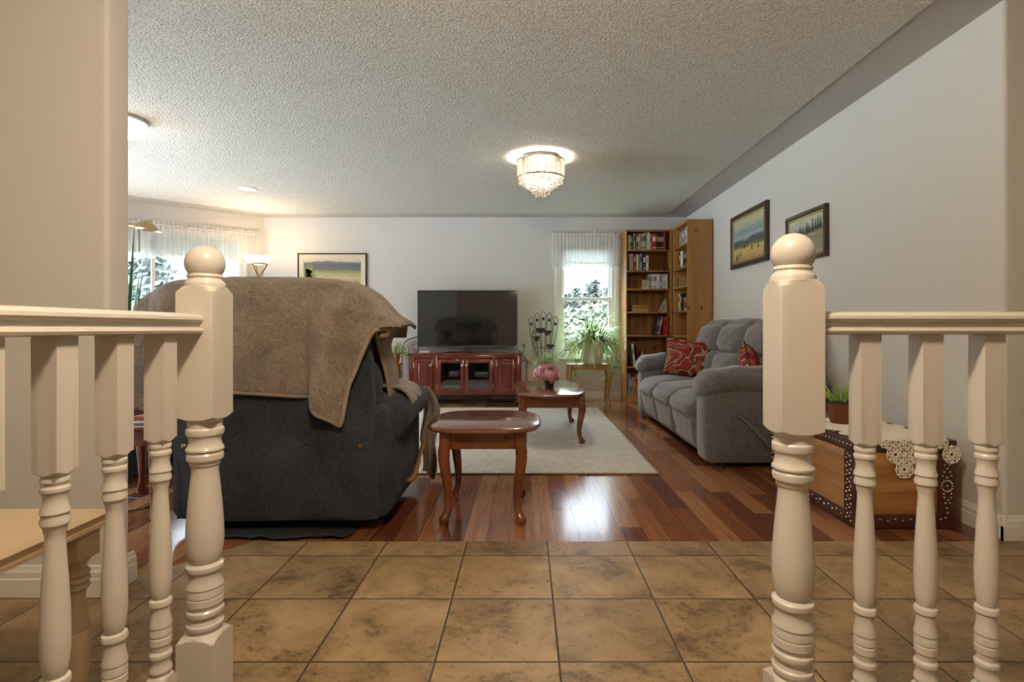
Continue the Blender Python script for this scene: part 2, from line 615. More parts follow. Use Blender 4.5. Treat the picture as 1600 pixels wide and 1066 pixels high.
bm = nb()
for (y0, y1, z0, z1) in ((1.9, 2.3, 0, ZC), (5.6, 5.86, 0, ZC), (2.3, 5.6, 0, 0.12), (2.3, 5.6, 2.2, ZC)):
    box(bm, -5.11, -4.99, y0, y1, z0, z1)
struct('wall_left', bm, m_wall, smooth=0)
bm = nb()
for (x0, x1, y0, y1) in ((-2.62, -2.5, -2.6, 1.90), (3.5, 3.62, -2.6, 2.40), (-2.62, 3.62, -2.72, -2.6)):
    box(bm, x0, x1, y0, y1, 0, ZC)
struct('wall_entry', bm, m_wall, smooth=0)

# baseboards: stepped profile (out, z)
BASE = [(0, 0), (0.016, 0), (0.016, 0.062), (0.013, 0.066), (0.013, 0.086), (0.009, 0.094), (0.006, 0.106), (0, 0.108)]
bm = nb(); extrude_y(bm, [(XR - a, z) for a, z in BASE], 2.385, YB)
struct('baseboard_right', bm, m_trim, smooth=0)
bm = nb(); extrude_x(bm, [(2.40 - a, z) for a, z in BASE], XR - 0.016, 3.5)
struct('baseboard_hall', bm, m_trim, smooth=0)
bm = nb(); extrude_x(bm, [(YB - a, z) for a, z in BASE], -3.48, XR - 0.02)
struct('baseboard_back', bm, m_trim, smooth=0)
bm = nb()
extrude_x(bm, [(1.90 - a, z) for a, z in BASE], -2.5, XP + 0.016)
extrude_y(bm, [(XP + a, z) for a, z in BASE], 1.884, 2.026)
struct('baseboard_partition', bm, m_trim, smooth=0)

# ------------------------------------------------------------------ windows
m_vinyl = M('white_window_vinyl', (0.80, 0.81, 0.82), 0.3, spec=0.4)
m_pane = glass_mat('window_pane', (0.97, 0.99, 1.0), 0.03)
m_lace = sheer('sheer_lace', (0.88, 0.88, 0.88), 0.56, 70)
m_lace_hem = sheer('lace_hem', (0.80, 0.79, 0.78), 0.82, 50)
m_blind = sheer('blind_fabric', (0.42, 0.435, 0.43), 0.97, 40)

def window(name, loc, rotz, x0, x1, z0, z1, style):
    """local frame: x along the wall, y towards outside"""
    bm = nb()
    w = 0.045
    for (a, b_, c_, d) in ((x0, x0 + w, z0, z1), (x1 - w, x1, z0, z1), (x0 + w, x1 - w, z0, z0 + w), (x0 + w, x1 - w, z1 - w, z1)):
        box(bm, a, b_, 0.015, 0.105, c_, d, 0.004)
    root = struct(name, bm, m_vinyl, local=True, loc=loc, rotz=rotz)
    def part(nm, bm, m): return obj(nm, bm, m, root, local=True)
    if style == 'sash':
        zm = 1.340
        for i, (a, b_, yy) in enumerate(((z0 + w, zm + 0.02, 0.035), (zm - 0.02, z1 - w, 0.07))):
            bm = nb(); s = 0.034
            for (p, q, c_, d) in ((x0 + w, x0 + w + s, a, b_), (x1 - w - s, x1 - w, a, b_), (x0 + w + s, x1 - w - s, a, a + s), (x0 + w + s, x1 - w - s, b_ - s, b_)):
                box(bm, p, q, yy, yy + 0.028, c_, d, 0.003)
            sash = part('sash', bm, m_vinyl)
            bm = nb(); box(bm, x0 + w + s, x1 - w - s, yy + 0.010, yy + 0.016, a + s, b_ - s)
            obj('pane', bm, m_pane, sash, local=True, smooth=0)
    else:
        xm = x0 + (x1 - x0) * 0.30
        bm = nb(); box(bm, xm - 0.018, xm + 0.018, 0.03, 0.095, z0 + w, z1 - w, 0.003)
        if style == 'bay': part('mullion', bm, m_vinyl)
        else: bm.free()
        bm = nb(); box(bm, x0 + w, x1 - w, 0.055, 0.061, z0 + w, z1 - w)
        obj('pane', bm, m_pane, root, local=True, smooth=0)
    bm = nb()
    cw = 0.055
    for (a, b_, c_, d) in ((x0 - cw, x0, z0 - cw, z1 + cw), (x1, x1 + cw, z0 - cw, z1 + cw), (x0, x1, z1, z1 + cw)):
        box(bm, a, b_, -0.014, 0.0, c_, d, 0.003)
    part('casing', bm, m_vinyl)
    bm = nb(); box(bm, x0 - cw - 0.01, x1 + cw + 0.01, -0.035, 0.03, z0 - 0.028, z0, 0.004)
    part('sill', bm, m_vinyl)
    return root

window('window_1', (0, YB, 0), 0, WX0, WX1, WZ0, WZ1, 'sash')
window('window_2', BAY, BAYR, 0.38, 1.745, 0.60, 2.12, 'bay')
window('window_unseen_fill', (-4.99, 2.7, 0), PI / 2, -0.4, 2.9, 0.12, 2.2, 'plain')  # unseen opening in the left wall, added and enlarged for more daylight

def blind(name, label, loc, rotz, x0, x1, z0, z1, cords):
    root = thing(name, label, 'blind', loc, rotz)
    bm = nb()
    n = 16
    g = []
    for i in range(n * 2 + 1):
        z = z1 + (z0 - z1) * i / (n * 2)
        y = 0.006 if i % 2 else -0.006
        g.append([(x0, y, z), ((x0 + x1) / 2, y, z), (x1, y, z)])
    sheet(bm, g)
    obj('pleated_shade', bm, m_blind, root, local=True, smooth=0)
    bm = nb(); box(bm, x0, x1, -0.012, 0.012, z0 - 0.018, z0, 0.004)
    obj('bottom_rail', bm, m_vinyl, root, local=True)
    for cx in cords:
        bm = nb(); tube(bm, [(cx, -0.018, z1), (cx, -0.020, z0 - 0.10)], 0.0022, 6)
        tube(bm, [(cx, -0.020, z0 - 0.10), (cx, -0.020, z0 - 0.135)], [0.004, 0.007], 8)
        obj('cord', bm, m_vinyl, root, local=True)
    return root
blind('window_blind', 'white pleated blind half raised in the window beside the bookcase', (0, YB + 0.018, 0), 0, WX0 + 0.05, WX1 - 0.05, 1.83, WZ1 - 0.045, (0.70, 0.93))
blind('window_blind', 'wide white pleated blind half raised in the left bay window', (BAY[0] - 0.658 * 0.018, BAY[1] + 0.7527 * 0.018, 0), BAYR, 0.43, 1.69, 1.845, 2.075, (0.95,))

def valance(name, label, loc, rotz, x0, x1, ztop, zbot, pitch, seed):
    root = thing(name, label, 'curtain', loc, rotz)
    n = int((x1 - x0) / 0.006)
    rows = 14
    def gather(x, k): return 0.014 * math.sin(x * 2 * PI / 0.047 + 1.3 * math.sin(x * 9 + seed)) * (0.55 + 0.45 * k) + 0.006 * math.sin(x * 31 + seed)
    def bot(x):
        f = ((x - x0) / pitch) % 1.0
        return zbot - 0.034 * (1 - abs(2 * f - 1)) - 0.008 * math.sin(f * 6 * PI)
    bm = nb(); g = []
    for r in range(rows + 1):
        k = r / rows
        row = []
        for i in range(n + 1):
            x = x0 + (x1 - x0) * i / n
            zb = bot(x) + 0.020
            z = ztop + 0.012 * math.sin(x * 60 + seed) * (1 - k) + (zb - ztop) * k
            row.append((x, -0.052 + gather(x, k), z))
        g.append(row)
    sheet(bm, g)
    obj('sheer_panel', bm, m_lace, root, local=True, smooth=180)
    bm = nb(); g = []
    for r in range(3):
        row = []
        for i in range(n + 1):
            x = x0 + (x1 - x0) * i / n
            row.append((x, -0.0525 + gather(x, 1), bot(x) + 0.020 - 0.020 * r / 2))
        g.append(row)
    sheet(bm, g)
    obj('scalloped_hem', bm, m_lace_hem, root, local=True, smooth=180)
    bm = nb(); g = []
    for r in range(5):
        k = r / 4
        row = []
        for i in range(n + 1):
            x = x0 + (x1 - x0) * i / n
            row.append((x, -0.060 + gather(x, 0.8) + 0.012 * math.sin(PI * k), ztop + 0.015 - 0.065 * k + 0.008 * math.sin(x * 83 + seed)))
        g.append(row)
    sheet(bm, g)
    obj('gathered_header', bm, m_lace_hem, root, local=True, smooth=180)
    bm = nb(); tube(bm, [(x0 - 0.01, -0.052, ztop - 0.03), (x1 + 0.01, -0.052, ztop - 0.03)], 0.007, 10)
    for xx in (x0 - 0.005, x1 + 0.005): tube(bm, [(xx, -0.052, ztop - 0.03), (xx, 0.0, ztop - 0.03)], 0.006, 8)
    obj('curtain_rod', bm, m_vinyl, root, local=True)
    return root
valance('lace_valance', 'sheer white scalloped valance over the window beside the bookcase', (0, YB, 0), 0, 0.355, 1.245, 2.225, 1.765, 0.105, 0.4)
valance('lace_valance', 'long sheer white scalloped valance over the left bay window', BAY, BAYR, 0.15, 1.92, 2.205, 1.795, 0.135, 2.1)

# side panel of sheer at the left end of the bay window
bm = nb(); g = []
for r in range(20):
    k = r / 19
    g.append([(0.30 + 0.16 * i / 40 * (1 - 0.35 * math.sin(PI * k)), -0.100 + 0.015 * math.sin(i / 40 * 2 * PI * 5), 2.15 - 1.7 * k) for i in range(41)])
sheet(bm, g)
o = obj('sheer_curtain', bm, m_lace_hem, None, local=True, smooth=180, loc=BAY, rotz=BAYR)
props(o, 'narrow white sheer curtain hanging at the left end of the bay window', 'curtain')

# ------------------------------------------------------------------ outside
m_grass = M('meadow', (0.045, 0.06, 0.03), 0.9, var=(3, (0.08, 0.095, 0.05)))
bm = nb(); box(bm, -60, 60, 7.6, 90, -1.7, -1.5)
struct('ground', bm, m_grass, smooth=0)
bm = nb(); box(bm, -60, -5.3, -20, 7.6, -0.25, -0.15)
struct('ground_bounce', bm, M('pale_bounce_ground', (0.33, 0.33, 0.32), 0.9, var=(4, (0.39, 0.39, 0.38))), smooth=0)  # unseen pale slab, added to bounce daylight up onto the ceiling
m_conifer = M('conifer_needles', (0.012, 0.018, 0.016), 0.8, var=(2, (0.026, 0.034, 0.029)))
m_pale_conifer = M('pale_conifer_needles', (0.050, 0.066, 0.062), 0.8, var=(2, (0.095, 0.115, 0.11)))
m_leaf_out = M('pale_bush_leaves', (0.022, 0.034, 0.015), 0.7, var=(1.2, (0.075, 0.090, 0.060)))
m_bark = M('bark', (0.13, 0.10, 0.075), 0.9, bump=(30, 0.5))

def cards(bm, rnd, pts, size):
    for p in pts:
        a = Vector((rnd.gauss(0, 1), rnd.gauss(0, 1), rnd.gauss(0, 1))).normalized()
        b_ = a.orthogonal().normalized()
        c_ = a.cross(b_)
        s = size * rnd.uniform(0.6, 1.4)
        vs = [bm.verts.new(Vector(p) + b_ * (s * x) + c_ * (s * y)) for x, y in ((-0.5, 0), (0, -0.28), (0.6, 0), (0, 0.28))]
        bm.faces.new(vs)

def conifer(label, x, y, z0, z1, rad, n, mat, seed, size=0.22, layers=16):
    rnd = random.Random(seed)
    root = thing('conifer_tree', label, 'tree', (x, y, z0), 0, 'conifers outside the windows')
    bm = nb(); lathe(bm, [(rad * 0.07, 0), (rad * 0.05, (z1 - z0) * 0.5), (0.01, z1 - z0)], seg=8)
    obj('trunk', bm, m_bark, root, local=True)
    bm = nb(); H = z1 - z0
    for L in range(layers):
        f = 0.12 + 0.88 * L / layers
        rr = rad * (1 - f) ** 0.8 + 0.05
        nbr = 7
        for k in range(nbr):
            a = 2 * PI * k / nbr + rnd.uniform(-0.4, 0.4)
            ln = rr * rnd.uniform(0.7, 1.15)
            pts = []
            for q in range(max(3, n // (layers * nbr))):
                s = rnd.random() ** 0.7
                pts.append((math.cos(a) * ln * s + rnd.gauss(0, 0.06) * rad, math.sin(a) * ln * s + rnd.gauss(0, 0.06) * rad,
                            f * H - 0.32 * ln * s + rnd.gauss(0, 0.03) * rad))
            cards(bm, rnd, pts, size)
    obj('foliage', bm, mat, root, local=True, smooth=0)

for i, (u, y, vt, rad) in enumerate(((882, 29, 457, 1.0), (890, 36, 455, 1.1), (900, 31.5, 447, 1.15), (914, 38.5, 455, 1.1), (922, 34, 441, 1.15), (931, 26.5, 434, 1.15), (950, 41.5, 447, 1.6))):
    conifer('dark conifer through the right window, %s from left in the row' % ORD[i], X(u, y), y, -1.5, Z(vt, y), rad, 1500, m_conifer, 40 + i, 0.17, 22)
conifer('pale sparse conifer standing outside the left bay window', X(243, 12.0), 12.0, -1.5, Z(375, 12.0), 1.2, 1100, m_pale_conifer, 7, 0.20, 18)
conifer('pale conifer at the far left outside the bay window', X(205, 14.0), 14.0, -1.5, Z(390, 14.0), 1.7, 1300, m_pale_conifer, 8, 0.24, 16)

def bush(label, x, y, z0, zt, rx, seed, n=1500, size=0.13):
    rnd = random.Random(seed)
    root = thing('leafy_bush', label, 'bush', (x, y, z0), 0, 'bushes outside the right window')
    bm = nb()
    for k in range(5): tube(bm, [(0, 0, 0), (rx * 0.3 * math.cos(k * 1.3), rx * 0.3 * math.sin(k * 1.3), (zt - z0) * 0.6)], [0.04, 0.015], 6)
    obj('stem', bm, m_bark, root, local=True)
    bm = nb(); pts = []
    H = (zt - z0)
    blobs = [(rnd.uniform(-0.6, 0.6) * rx, rnd.uniform(-0.4, 0.4) * rx, H * rnd.uniform(0.35, 0.8), rx * rnd.uniform(0.35, 0.5)) for _ in range(9)] + [(0, 0, H * 0.70, H * 0.30)]
    while len(pts) < n:
        b_ = rnd.choice(blobs)
        v = Vector((rnd.gauss(0, 1), rnd.gauss(0, 1), rnd.gauss(0, 1))).normalized() * b_[3] * rnd.uniform(0.6, 1.0)
        p = Vector(b_[:3]) + v
        if 0 < p.z < H: pts.append(p)
    cards(bm, rnd, pts, size)
    obj('foliage', bm, m_leaf_out, root, local=True, smooth=0)
for i, (u, y, vt, rx) in enumerate(((870, 13.2, 482, 1.05), (894, 11.0, 474, 0.95), (924, 15.6, 468, 1.2), (962, 9.2, 458, 0.7))):
    bush('pale green leafy bush through the right window, %s from left' % ORD[i], X(u, y), y, -1.5, Z(vt, y), rx, 80 + i)
for i, (u, y, vt, rx) in enumerate(((885, 18.8, 470, 1.5), (940, 22.3, 462, 1.9))):
    bush('%s pale bush farther back outside the right window' % ('left' if i == 0 else 'right'), X(u, y), y, -1.5, Z(vt, y), rx, 90 + i, 1300, 0.2)
# =================================================================== RAILINGS
m_rail = M('cream_gloss_paint', (0.565, 0.54, 0.50), 0.24, spec=0.5, bump=(60, 0.010))

def zr(v): return EYE - (v - 513) * 0.00125
def prof(tab, k, deep=None):
    out = []
    for v, h in tab:
        if deep and v > deep[0] and h < deep[1]: h -= (deep[1] - h) * 0.75       # hollows between the beads
        out.append((h * 0.00125 * (k if h < 35.5 else 1.0), zr(v)))
    return out

NEWEL = prof([(437, 31), (440, 36), (448, 44), (452, 60), (668, 60), (669.5, 45.6), (671, 42.5), (672.5, 39), (674, 35.6), (677, 33), (680, 31), (686, 30.5), (690, 31), (693, 33.4), (698, 34), (703, 33), (706, 30),
              (712, 28.6), (718, 28.8), (724, 31), (728, 33.8), (731, 33.8), (733, 30.5), (735, 30.5), (738, 32.6), (743, 33.2), (748, 32), (750, 29), (753, 27.4), (757, 27), (760, 24.6),
              (768, 23.9), (788, 26.0), (824, 29.8), (861, 32.9), (890, 33.9), (911, 31.7), (926, 29), (931, 28.4), (933, 31), (936, 33.4), (940, 33.8), (944, 33), (946, 30.8),
              (955, 30.2), (964, 31), (971, 33.4), (974, 33.8), (976, 32.2), (980, 33.2), (989, 33.4), (991, 32.2), (993, 33.4), (1004, 33.4), (1007, 31.4), (1012, 31.2), (1015, 33.4), (1019, 34),
              (1023, 33), (1025, 30.8), (1031, 30.2), (1037, 31.4), (1039, 33.4), (1042, 33.8), (1046, 33), (1048, 31), (1053, 31), (1056, 34), (1060, 36), (1062, 39.5), (1064, 43), (1066, 46), (1067.5, 60), (1272.9, 60)], 0.91, (928, 32.4))
BALUSTER = prof([(523.3, 30), (690, 30), (691, 22.4), (692.5, 20.6), (694, 18.6), (697, 15.6), (699, 17.4), (703, 17.8), (706, 16.2), (708, 16), (711, 17.8), (715, 17.8), (718, 15.8), (726, 14.5), (733, 15.2),
                 (739, 17.6), (742, 18), (744, 16.2), (747, 16.2), (751, 17.8), (756, 17.6), (759, 15), (762, 14), (766, 13.6), (769, 12.3), (776, 12.0), (800, 13.6), (826, 15.4), (860, 17.5),
                 (888, 18.4), (912, 18.3), (930, 16.6), (942, 14.8), (946, 14.6), (948, 17.8), (952, 19), (956, 18.6), (959, 16.6), (969, 16.2), (978, 17), (986, 18.6), (990, 18.6), (992, 17.4),
                 (996, 18.2), (1004, 18.2), (1006, 17.3), (1008, 18.2), (1018, 18.2), (1021, 16.6), (1029, 16.4), (1033, 18.8), (1038, 19), (1041, 17.4), (1046, 16.4), (1052, 16.8), (1057, 18.6),
                 (1061, 18.8), (1064, 16.8), (1068, 17), (1071, 20), (1074, 22.2), (1079, 30), (1272.9, 30)], 0.86, (943, 17.7))
HN, HB = 0.0405, 0.0198
BALL = [(0.0, 0.0905)]
for k in range(1, 15):
    a = 2.2 * k / 14
    BALL.append((0.0405 * math.sin(a), 0.050 + 0.0405 * math.cos(a)))
BALL += [(0.0335, 0.0255), (0.0355, 0.0225), (0.0355, 0.0195), (0.0335, 0.0175), (0.0335, 0.0155), (0.0365, 0.0115), (0.0402, 0.0075), (0.0412, 0.004), (0.0412, -0.005), (0.038, -0.008)]

def newel(parent, x, y):
    bm = nb(); lathe(bm, NEWEL, (x, y, 0), 64, True, HN)
    p = obj('newel_post', bm, m_rail, parent, smooth=24)
    bm = nb(); lathe(bm, BALL, (x, y, zr(437)), 40)
    obj('ball_finial', bm, m_rail, p, smooth=40)

RAILP = [(-0.020, 0.9375), (-0.029, 0.940), (-0.031, 0.945), (-0.029, 0.950), (-0.022, 0.952), (-0.021, 0.961), (-0.028, 0.963), (-0.031, 0.968), (-0.030, 0.974), (-0.022, 0.9795), (-0.010, 0.982)]
RAILP = RAILP + [(-a, z) for a, z in reversed(RAILP)]

def balusters(parent, spots):
    first = None
    for (x, y) in spots:
        if first is None:
            bm = nb(); lathe(bm, BALUSTER, (0, 0, 0), 48, True, HB)
            first = obj('baluster', bm, m_rail, parent, smooth=24, local=True)
            b_ = first
        else:
            b_ = first.copy(); C.objects.link(b_)
        b_.parent = parent
        b_.location = Vector((x, y, 0)) - parent.location

NRX, NRY = 0.5225, 1.044
r1 = thing('stair_railing', 'cream turned railing on the right, with ball-topped newel post and straight handrail', 'railing', (NRX, NRY, 0))
newel(r1, NRX, NRY)
bm = nb(); extrude_x(bm, [(NRY + a, z) for a, z in RAILP], NRX + HN - 0.001, 1.62)
obj('handrail', bm, m_rail, r1, smooth=30)
balusters(r1, [(0.663 + 0.119 * k, NRY) for k in range(7)])

NLX, NLY = -0.721, 1.203
r2 = thing('stair_railing', 'cream turned railing on the left, its handrail running toward the viewer', 'railing', (NLX, NLY, 0))
newel(r2, NLX, NLY)
bm = nb(); extrude_y(bm, [(NLX - 0.010 + a, z) for a, z in RAILP], 0.10, NLY - HN + 0.001)
obj('handrail', bm, m_rail, r2, smooth=30)
balusters(r2, [(NLX - 0.012, 1.074 - 0.1205 * k) for k in range(8)])

# =================================================================== BENCH
m_bench = M('pale_varnished_wood', (0.62, 0.47, 0.29), 0.28, var=(7, (0.70, 0.55, 0.35)), scale=(1, 0.2, 1))
m_benchleg = M('tan_bench_legs', (0.44, 0.34, 0.22), 0.35)
bn = thing('bench', 'pale tan wooden bench with turned legs standing against the left entry wall', 'bench', (-1.45, 0.95, 0))
bx0, bx1, by0, by1 = -1.85, -1.085, 0.55, 1.42
TOPP = [(0.0, 0.470), (-0.006, 0.466), (-0.007, 0.460), (-0.012, 0.457), (-0.012, 0.450), (-0.004, 0.448), (-0.004, 0.440), (-0.016, 0.434)]
bm = nb()
rings = []
for d, z in [(-0.4, 0.434)] + TOPP[::-1] + [(-0.4, 0.470)]:
    if d == -0.4:
        continue
    rings.append([Vector((bx0 - d, by0 - d, z)), Vector((bx1 + d, by0 - d, z)), Vector((bx1 + d, by1 + d, z)), Vector((bx0 - d, by1 + d, z))])
ring_loft(bm, rings)
obj('bench_top', bm, m_bench, bn, smooth=30)
BLEG = [(0.05, 0.434), (0.05, 0.372), (0.032, 0.366), (0.026, 0.355), (0.025, 0.345), (0.031, 0.338), (0.032, 0.332), (0.027, 0.328), (0.031, 0.322), (0.033, 0.315), (0.027, 0.310), (0.031, 0.303),
        (0.032, 0.298), (0.024, 0.288), (0.022, 0.27), (0.027, 0.235), (0.032, 0.20), (0.029, 0.19), (0.032, 0.183), (0.034, 0.15), (0.032, 0.09), (0.024, 0.05), (0.026, 0.04), (0.028, 0.02), (0.022, 0.0)]
for (x, y) in ((bx1 - 0.05, by1 - 0.075), (bx1 - 0.05, by0 + 0.075), (bx0 + 0.05, by1 - 0.075), (bx0 + 0.05, by0 + 0.075)):
    bm = nb(); lathe(bm, BLEG, (x, y, 0), 32, True, 0.036)
    obj('leg', bm, m_benchleg, bn, smooth=30)

# =================================================================== MAHOGANY TABLES
m_mahog = wood('mahogany', (0.120, 0.026, 0.009), (0.235, 0.062, 0.020), 'Y', 9, 0.22, 0.5)
m_mahog_top = wood('mahogany_top', (0.130, 0.034, 0.016), (0.210, 0.062, 0.027), 'Y', 7, 0.16, 0.6)

def cabriole(x, y, dx, dy, h, w=0.028, name='leg', parent=None, mat=None):
    """dx, dy = outward direction"""
    L = math.hypot(dx, dy); dx, dy = dx / L, dy / L
    prof_ = [(1.0, 0.0, 1.0), (0.86, 0.001, 1.0), (0.80, 0.006, 1.0), (0.70, 0.007, 0.96), (0.55, 0.0, 0.86), (0.40, -0.008, 0.74), (0.25, -0.012, 0.64), (0.15, -0.009, 0.60), (0.10, 0.000, 0.70), (0.06, 0.007, 0.86),
             (0.03, 0.007, 0.82), (0.008, 0.004, 0.62), (0.0, 0.004, 0.56)]
    pts = []
    bm = nb(); rings = []
    for f, o_, s in prof_:
        ring = []
        n_ = 3.2 if f > 0.8 else (2.6 if f > 0.5 else 2.1)
        for (a, b_) in superellipse(w * s, w * s, n_, 24):
            ring.append(Vector((x + dx * o_ * 1.6 + a, y + dy * o_ * 1.6 + b_, f * h)))
        rings.append(ring)
    ring_loft(bm, rings)
    return obj(name, bm, mat, parent, smooth=40)

def table(name, label, x, y, hx, hy, h, lx, ly, group=None, n=3.4, apron=0.085, w=0.029, tt=0.026):
    root = thing(name, label, 'table', (x, y, 0), 0, group)
    bm = nb(); rings = []
    for s, z in ((-0.030, h - tt), (-0.012, h - tt + 0.001), (-0.003, h - tt + 0.006), (0.0, h - tt * 0.5), (-0.004, h - tt * 0.25), (-0.010, h - 0.003), (-0.016, h)):
        rings.append([Vector((x + a, y + b_, z)) for a, b_ in superellipse(hx + s, hy + s, n, 72)])
    ring_loft(bm, rings)
    obj('table_top', bm, m_mahog_top, root, smooth=30)
    bm = nb()
    z1, z0 = h - tt, h - tt - apron
    t = 0.011
    for sy in (-1, 1): box(bm, x - lx, x + lx, y + sy * (ly + 0.004) - t, y + sy * (ly + 0.004) + t, z0, z1, 0.003)
    for sx in (-1, 1): box(bm, x + sx * (lx + 0.004) - t, x + sx * (lx + 0.004) + t, y - ly, y + ly, z0, z1, 0.003)
    obj('apron', bm, m_mahog, root, smooth=30)
    for sx in (-1, 1):
        for sy in (-1, 1):
            cabriole(x + sx * lx, y + sy * ly, sx, sy, h - tt, w, 'leg', root, m_mahog)
    return root

end_table = table('end_table', 'oval-cornered mahogany end table standing alone on the hardwood in front of the rug', -0.207, 2.80, 0.287, 0.305, 0.476, 0.180, 0.205, 'mahogany end tables')
dup(end_table, (-2.02, 2.86, 0), 0, 'mahogany end table half hidden at the left side of the dark recliner', 'mahogany end tables')
coffee = table('coffee_table', 'long mahogany coffee table with rounded ends on the cream rug', 0.215, 4.82, 0.305, 0.62, 0.408, 0.235, 0.48, None, 3.2, 0.095, 0.031, 0.024)
coffee.location.z = 0.0145
for (x, y, r, w_, h_, d_, nm, label, col) in (
        (-1.86, 2.76, 0.25, 0.21, 0.012, 0.28, 'magazine', 'white magazine lying on the end table left of the recliner', (0.62, 0.60, 0.58)),
        (-1.86, 2.78, -0.10, 0.17, 0.022, 0.24, 'book', 'orange paperback on top of the magazine on the left end table', (0.45, 0.11, 0.04)),
        (-1.85, 2.79, 0.35, 0.19, 0.010, 0.26, 'newspaper', 'folded grey newspaper topmost on the left end table', (0.40, 0.40, 0.42))):
    z = {'magazine': 0.4765, 'book': 0.489, 'newspaper': 0.5115}[nm]
    bm = nb(); box(bm, -w_ / 2, w_ / 2, -d_ / 2, d_ / 2, 0, h_, 0.002)
    o = obj(nm, bm, M(nm + '_cover', col, 0.4), None, local=True, loc=(x, y, z), rotz=r)
    props(o, label, nm)

# =================================================================== RUG
m_rug = M('cream_tufted_wool', (0.53, 0.49, 0.42), 0.95, spec=0.1, var=(26, (0.70, 0.66, 0.58)), bump=(150, 0.9), sheen=0.2)
bm = nb(); vs = []
nx, ny = 60, 80
RX0, RX1, RY0, RY1 = -1.45, 0.862, 3.464, 6.345
rnd = random.Random(3)
g = []
for j in range(ny + 1):
    row = []
    for i in range(nx + 1):
        x = RX0 + (RX1 - RX0) * i / nx; y = RY0 + (RY1 - RY0) * j / ny
        e = min(i, nx - i, j, ny - j)
        row.append((x + 0.004 * math.sin(y * 11) * (e < 1), y + 0.004 * math.sin(x * 9), 0.014 + 0.003 * mnoise.noise(Vector((x * 12, y * 12, 0))) - (0.006 if e == 0 else 0)))
    g.append(row)
top = sheet(bm, g)
base = [[(p[0], p[1], 0.001) for p in r] for r in g]
edge = [g[0][i] for i in range(nx + 1)] + [g[j][nx] for j in range(1, ny + 1)] + [g[ny][i] for i in range(nx - 1, -1, -1)] + [g[j][0] for j in range(ny - 1, 0, -1)]
low = [bm.verts.new((p[0], p[1], 0.0005)) for p in edge]
bm.verts.ensure_lookup_table()
tv = [top[0][i] for i in range(nx + 1)] + [top[j][nx] for j in range(1, ny + 1)] + [top[ny][i] for i in range(nx - 1, -1, -1)] + [top[j][0] for j in range(ny - 1, 0, -1)]
for k in range(len(tv)):
    q = (k + 1) % len(tv)
    bm.faces.new((tv[k], tv[q], low[q], low[k]))
bm.faces.new(low)
rug = thing('rug', 'large cream tufted rug lying under the coffee table', 'rug', ((RX0 + RX1) / 2, (RY0 + RY1) / 2, 0))
obj('pile', bm, m_rug, rug, smooth=60)
bm = nb()
tube(bm, [(RX0, RY0 - 0.002, 0.007), (RX1, RY0 - 0.002, 0.007)], 0.006, 8)
tube(bm, [(RX1 + 0.001, RY0, 0.007), (RX1 + 0.001, RY1, 0.007)], 0.006, 8)
obj('bound_edge', bm, M('tan_rug_binding', (0.30, 0.20, 0.11), 0.9), rug)

# =================================================================== RECLINER
def fabric(name, c1, c2, scale=260, sheen=0.3, bumps=0.5, weave=True):
    m, t, b = new_mat(name)
    v = coords(t)
    f = noise_(t, v, scale * 0.5, 3, 0.7)
    big = noise_(t, v, 4, 3)
    r = ramp(t, math_(t, 'ADD', math_(t, 'MULTIPLY', f, 0.65), math_(t, 'MULTIPLY', big, 0.35)), [(0.36, c1), (0.64, c2)])
    lk(t, r.outputs[0], b.inputs['Base Color'])
    b.inputs['Roughness'].default_value = 0.95
    b.inputs['Specular IOR Level'].default_value = 0.15
    b.inputs['Sheen Weight'].default_value = sheen
    h = f
    if weave:
        w1 = node(t, 'ShaderNodeTexWave', wave_type='BANDS', bands_direction='Z'); w1.inputs['Scale'].default_value = 70; w1.inputs['Distortion'].default_value = 3; lk(t, v, w1.inputs['Vector'])
        w2 = node(t, 'ShaderNodeTexWave', wave_type='BANDS', bands_direction='X'); w2.inputs['Scale'].default_value = 70; w2.inputs['Distortion'].default_value = 3; lk(t, v, w2.inputs['Vector'])
        h = math_(t, 'ADD', f, math_(t, 'MULTIPLY', math_(t, 'ADD', w1.outputs['Fac'], w2.outputs['Fac']), 0.35))
    bump_(t, b, h, bumps, 0.006)
    return m
m_rec = fabric('charcoal_chenille', (0.010, 0.015, 0.025), (0.072, 0.092, 0.128), 240, 0.12, 0.9)
m_brass = M('aged_brass', (0.42, 0.29, 0.10), 0.28, 1.0)
m_black = M('black_metal', (0.012, 0.012, 0.014), 0.35, 0.3)
m_lever = M('varnished_lever_wood', (0.26, 0.12, 0.04), 0.25, coat=0.4)

RC = -1.15
rec = thing('recliner', 'dark charcoal recliner seen from behind, half covered by a brown blanket', 'recliner', (RC, 2.85, 0))
# back panel
bm = nb()
rings = []
for z, hw, y, dep in ((0.062, 0.455, 2.475, 0.03), (0.066, 0.468, 2.452, 0.05), (0.10, 0.470, 2.440, 0.06), (0.25, 0.464, 2.425, 0.06), (0.45, 0.456, 2.415, 0.06), (0.65, 0.452, 2.412, 0.06), (0.80, 0.440, 2.415, 0.07), (0.93, 0.41, 2.425, 0.08), (1.05, 0.38, 2.45, 0.09), (1.12, 0.32, 2.50, 0.06)):
    ring = []
    m_ = 14
    for k in range(m_ + 1):
        f = -1 + 2 * k / m_
        ring.append(Vector((RC + hw * f, y + 0.028 * abs(f) ** 5 + 0.006 * math.sin(f * 5 + z * 6), z)))
    for k in range(m_ + 1):
        f = 1 - 2 * k / m_
        ring.append(Vector((RC + hw * f * 0.995, y + dep + 0.03, z)))
    rings.append(ring)
ring_loft(bm, rings)
bp = obj('back_panel', bm, m_rec, rec, smooth=60)
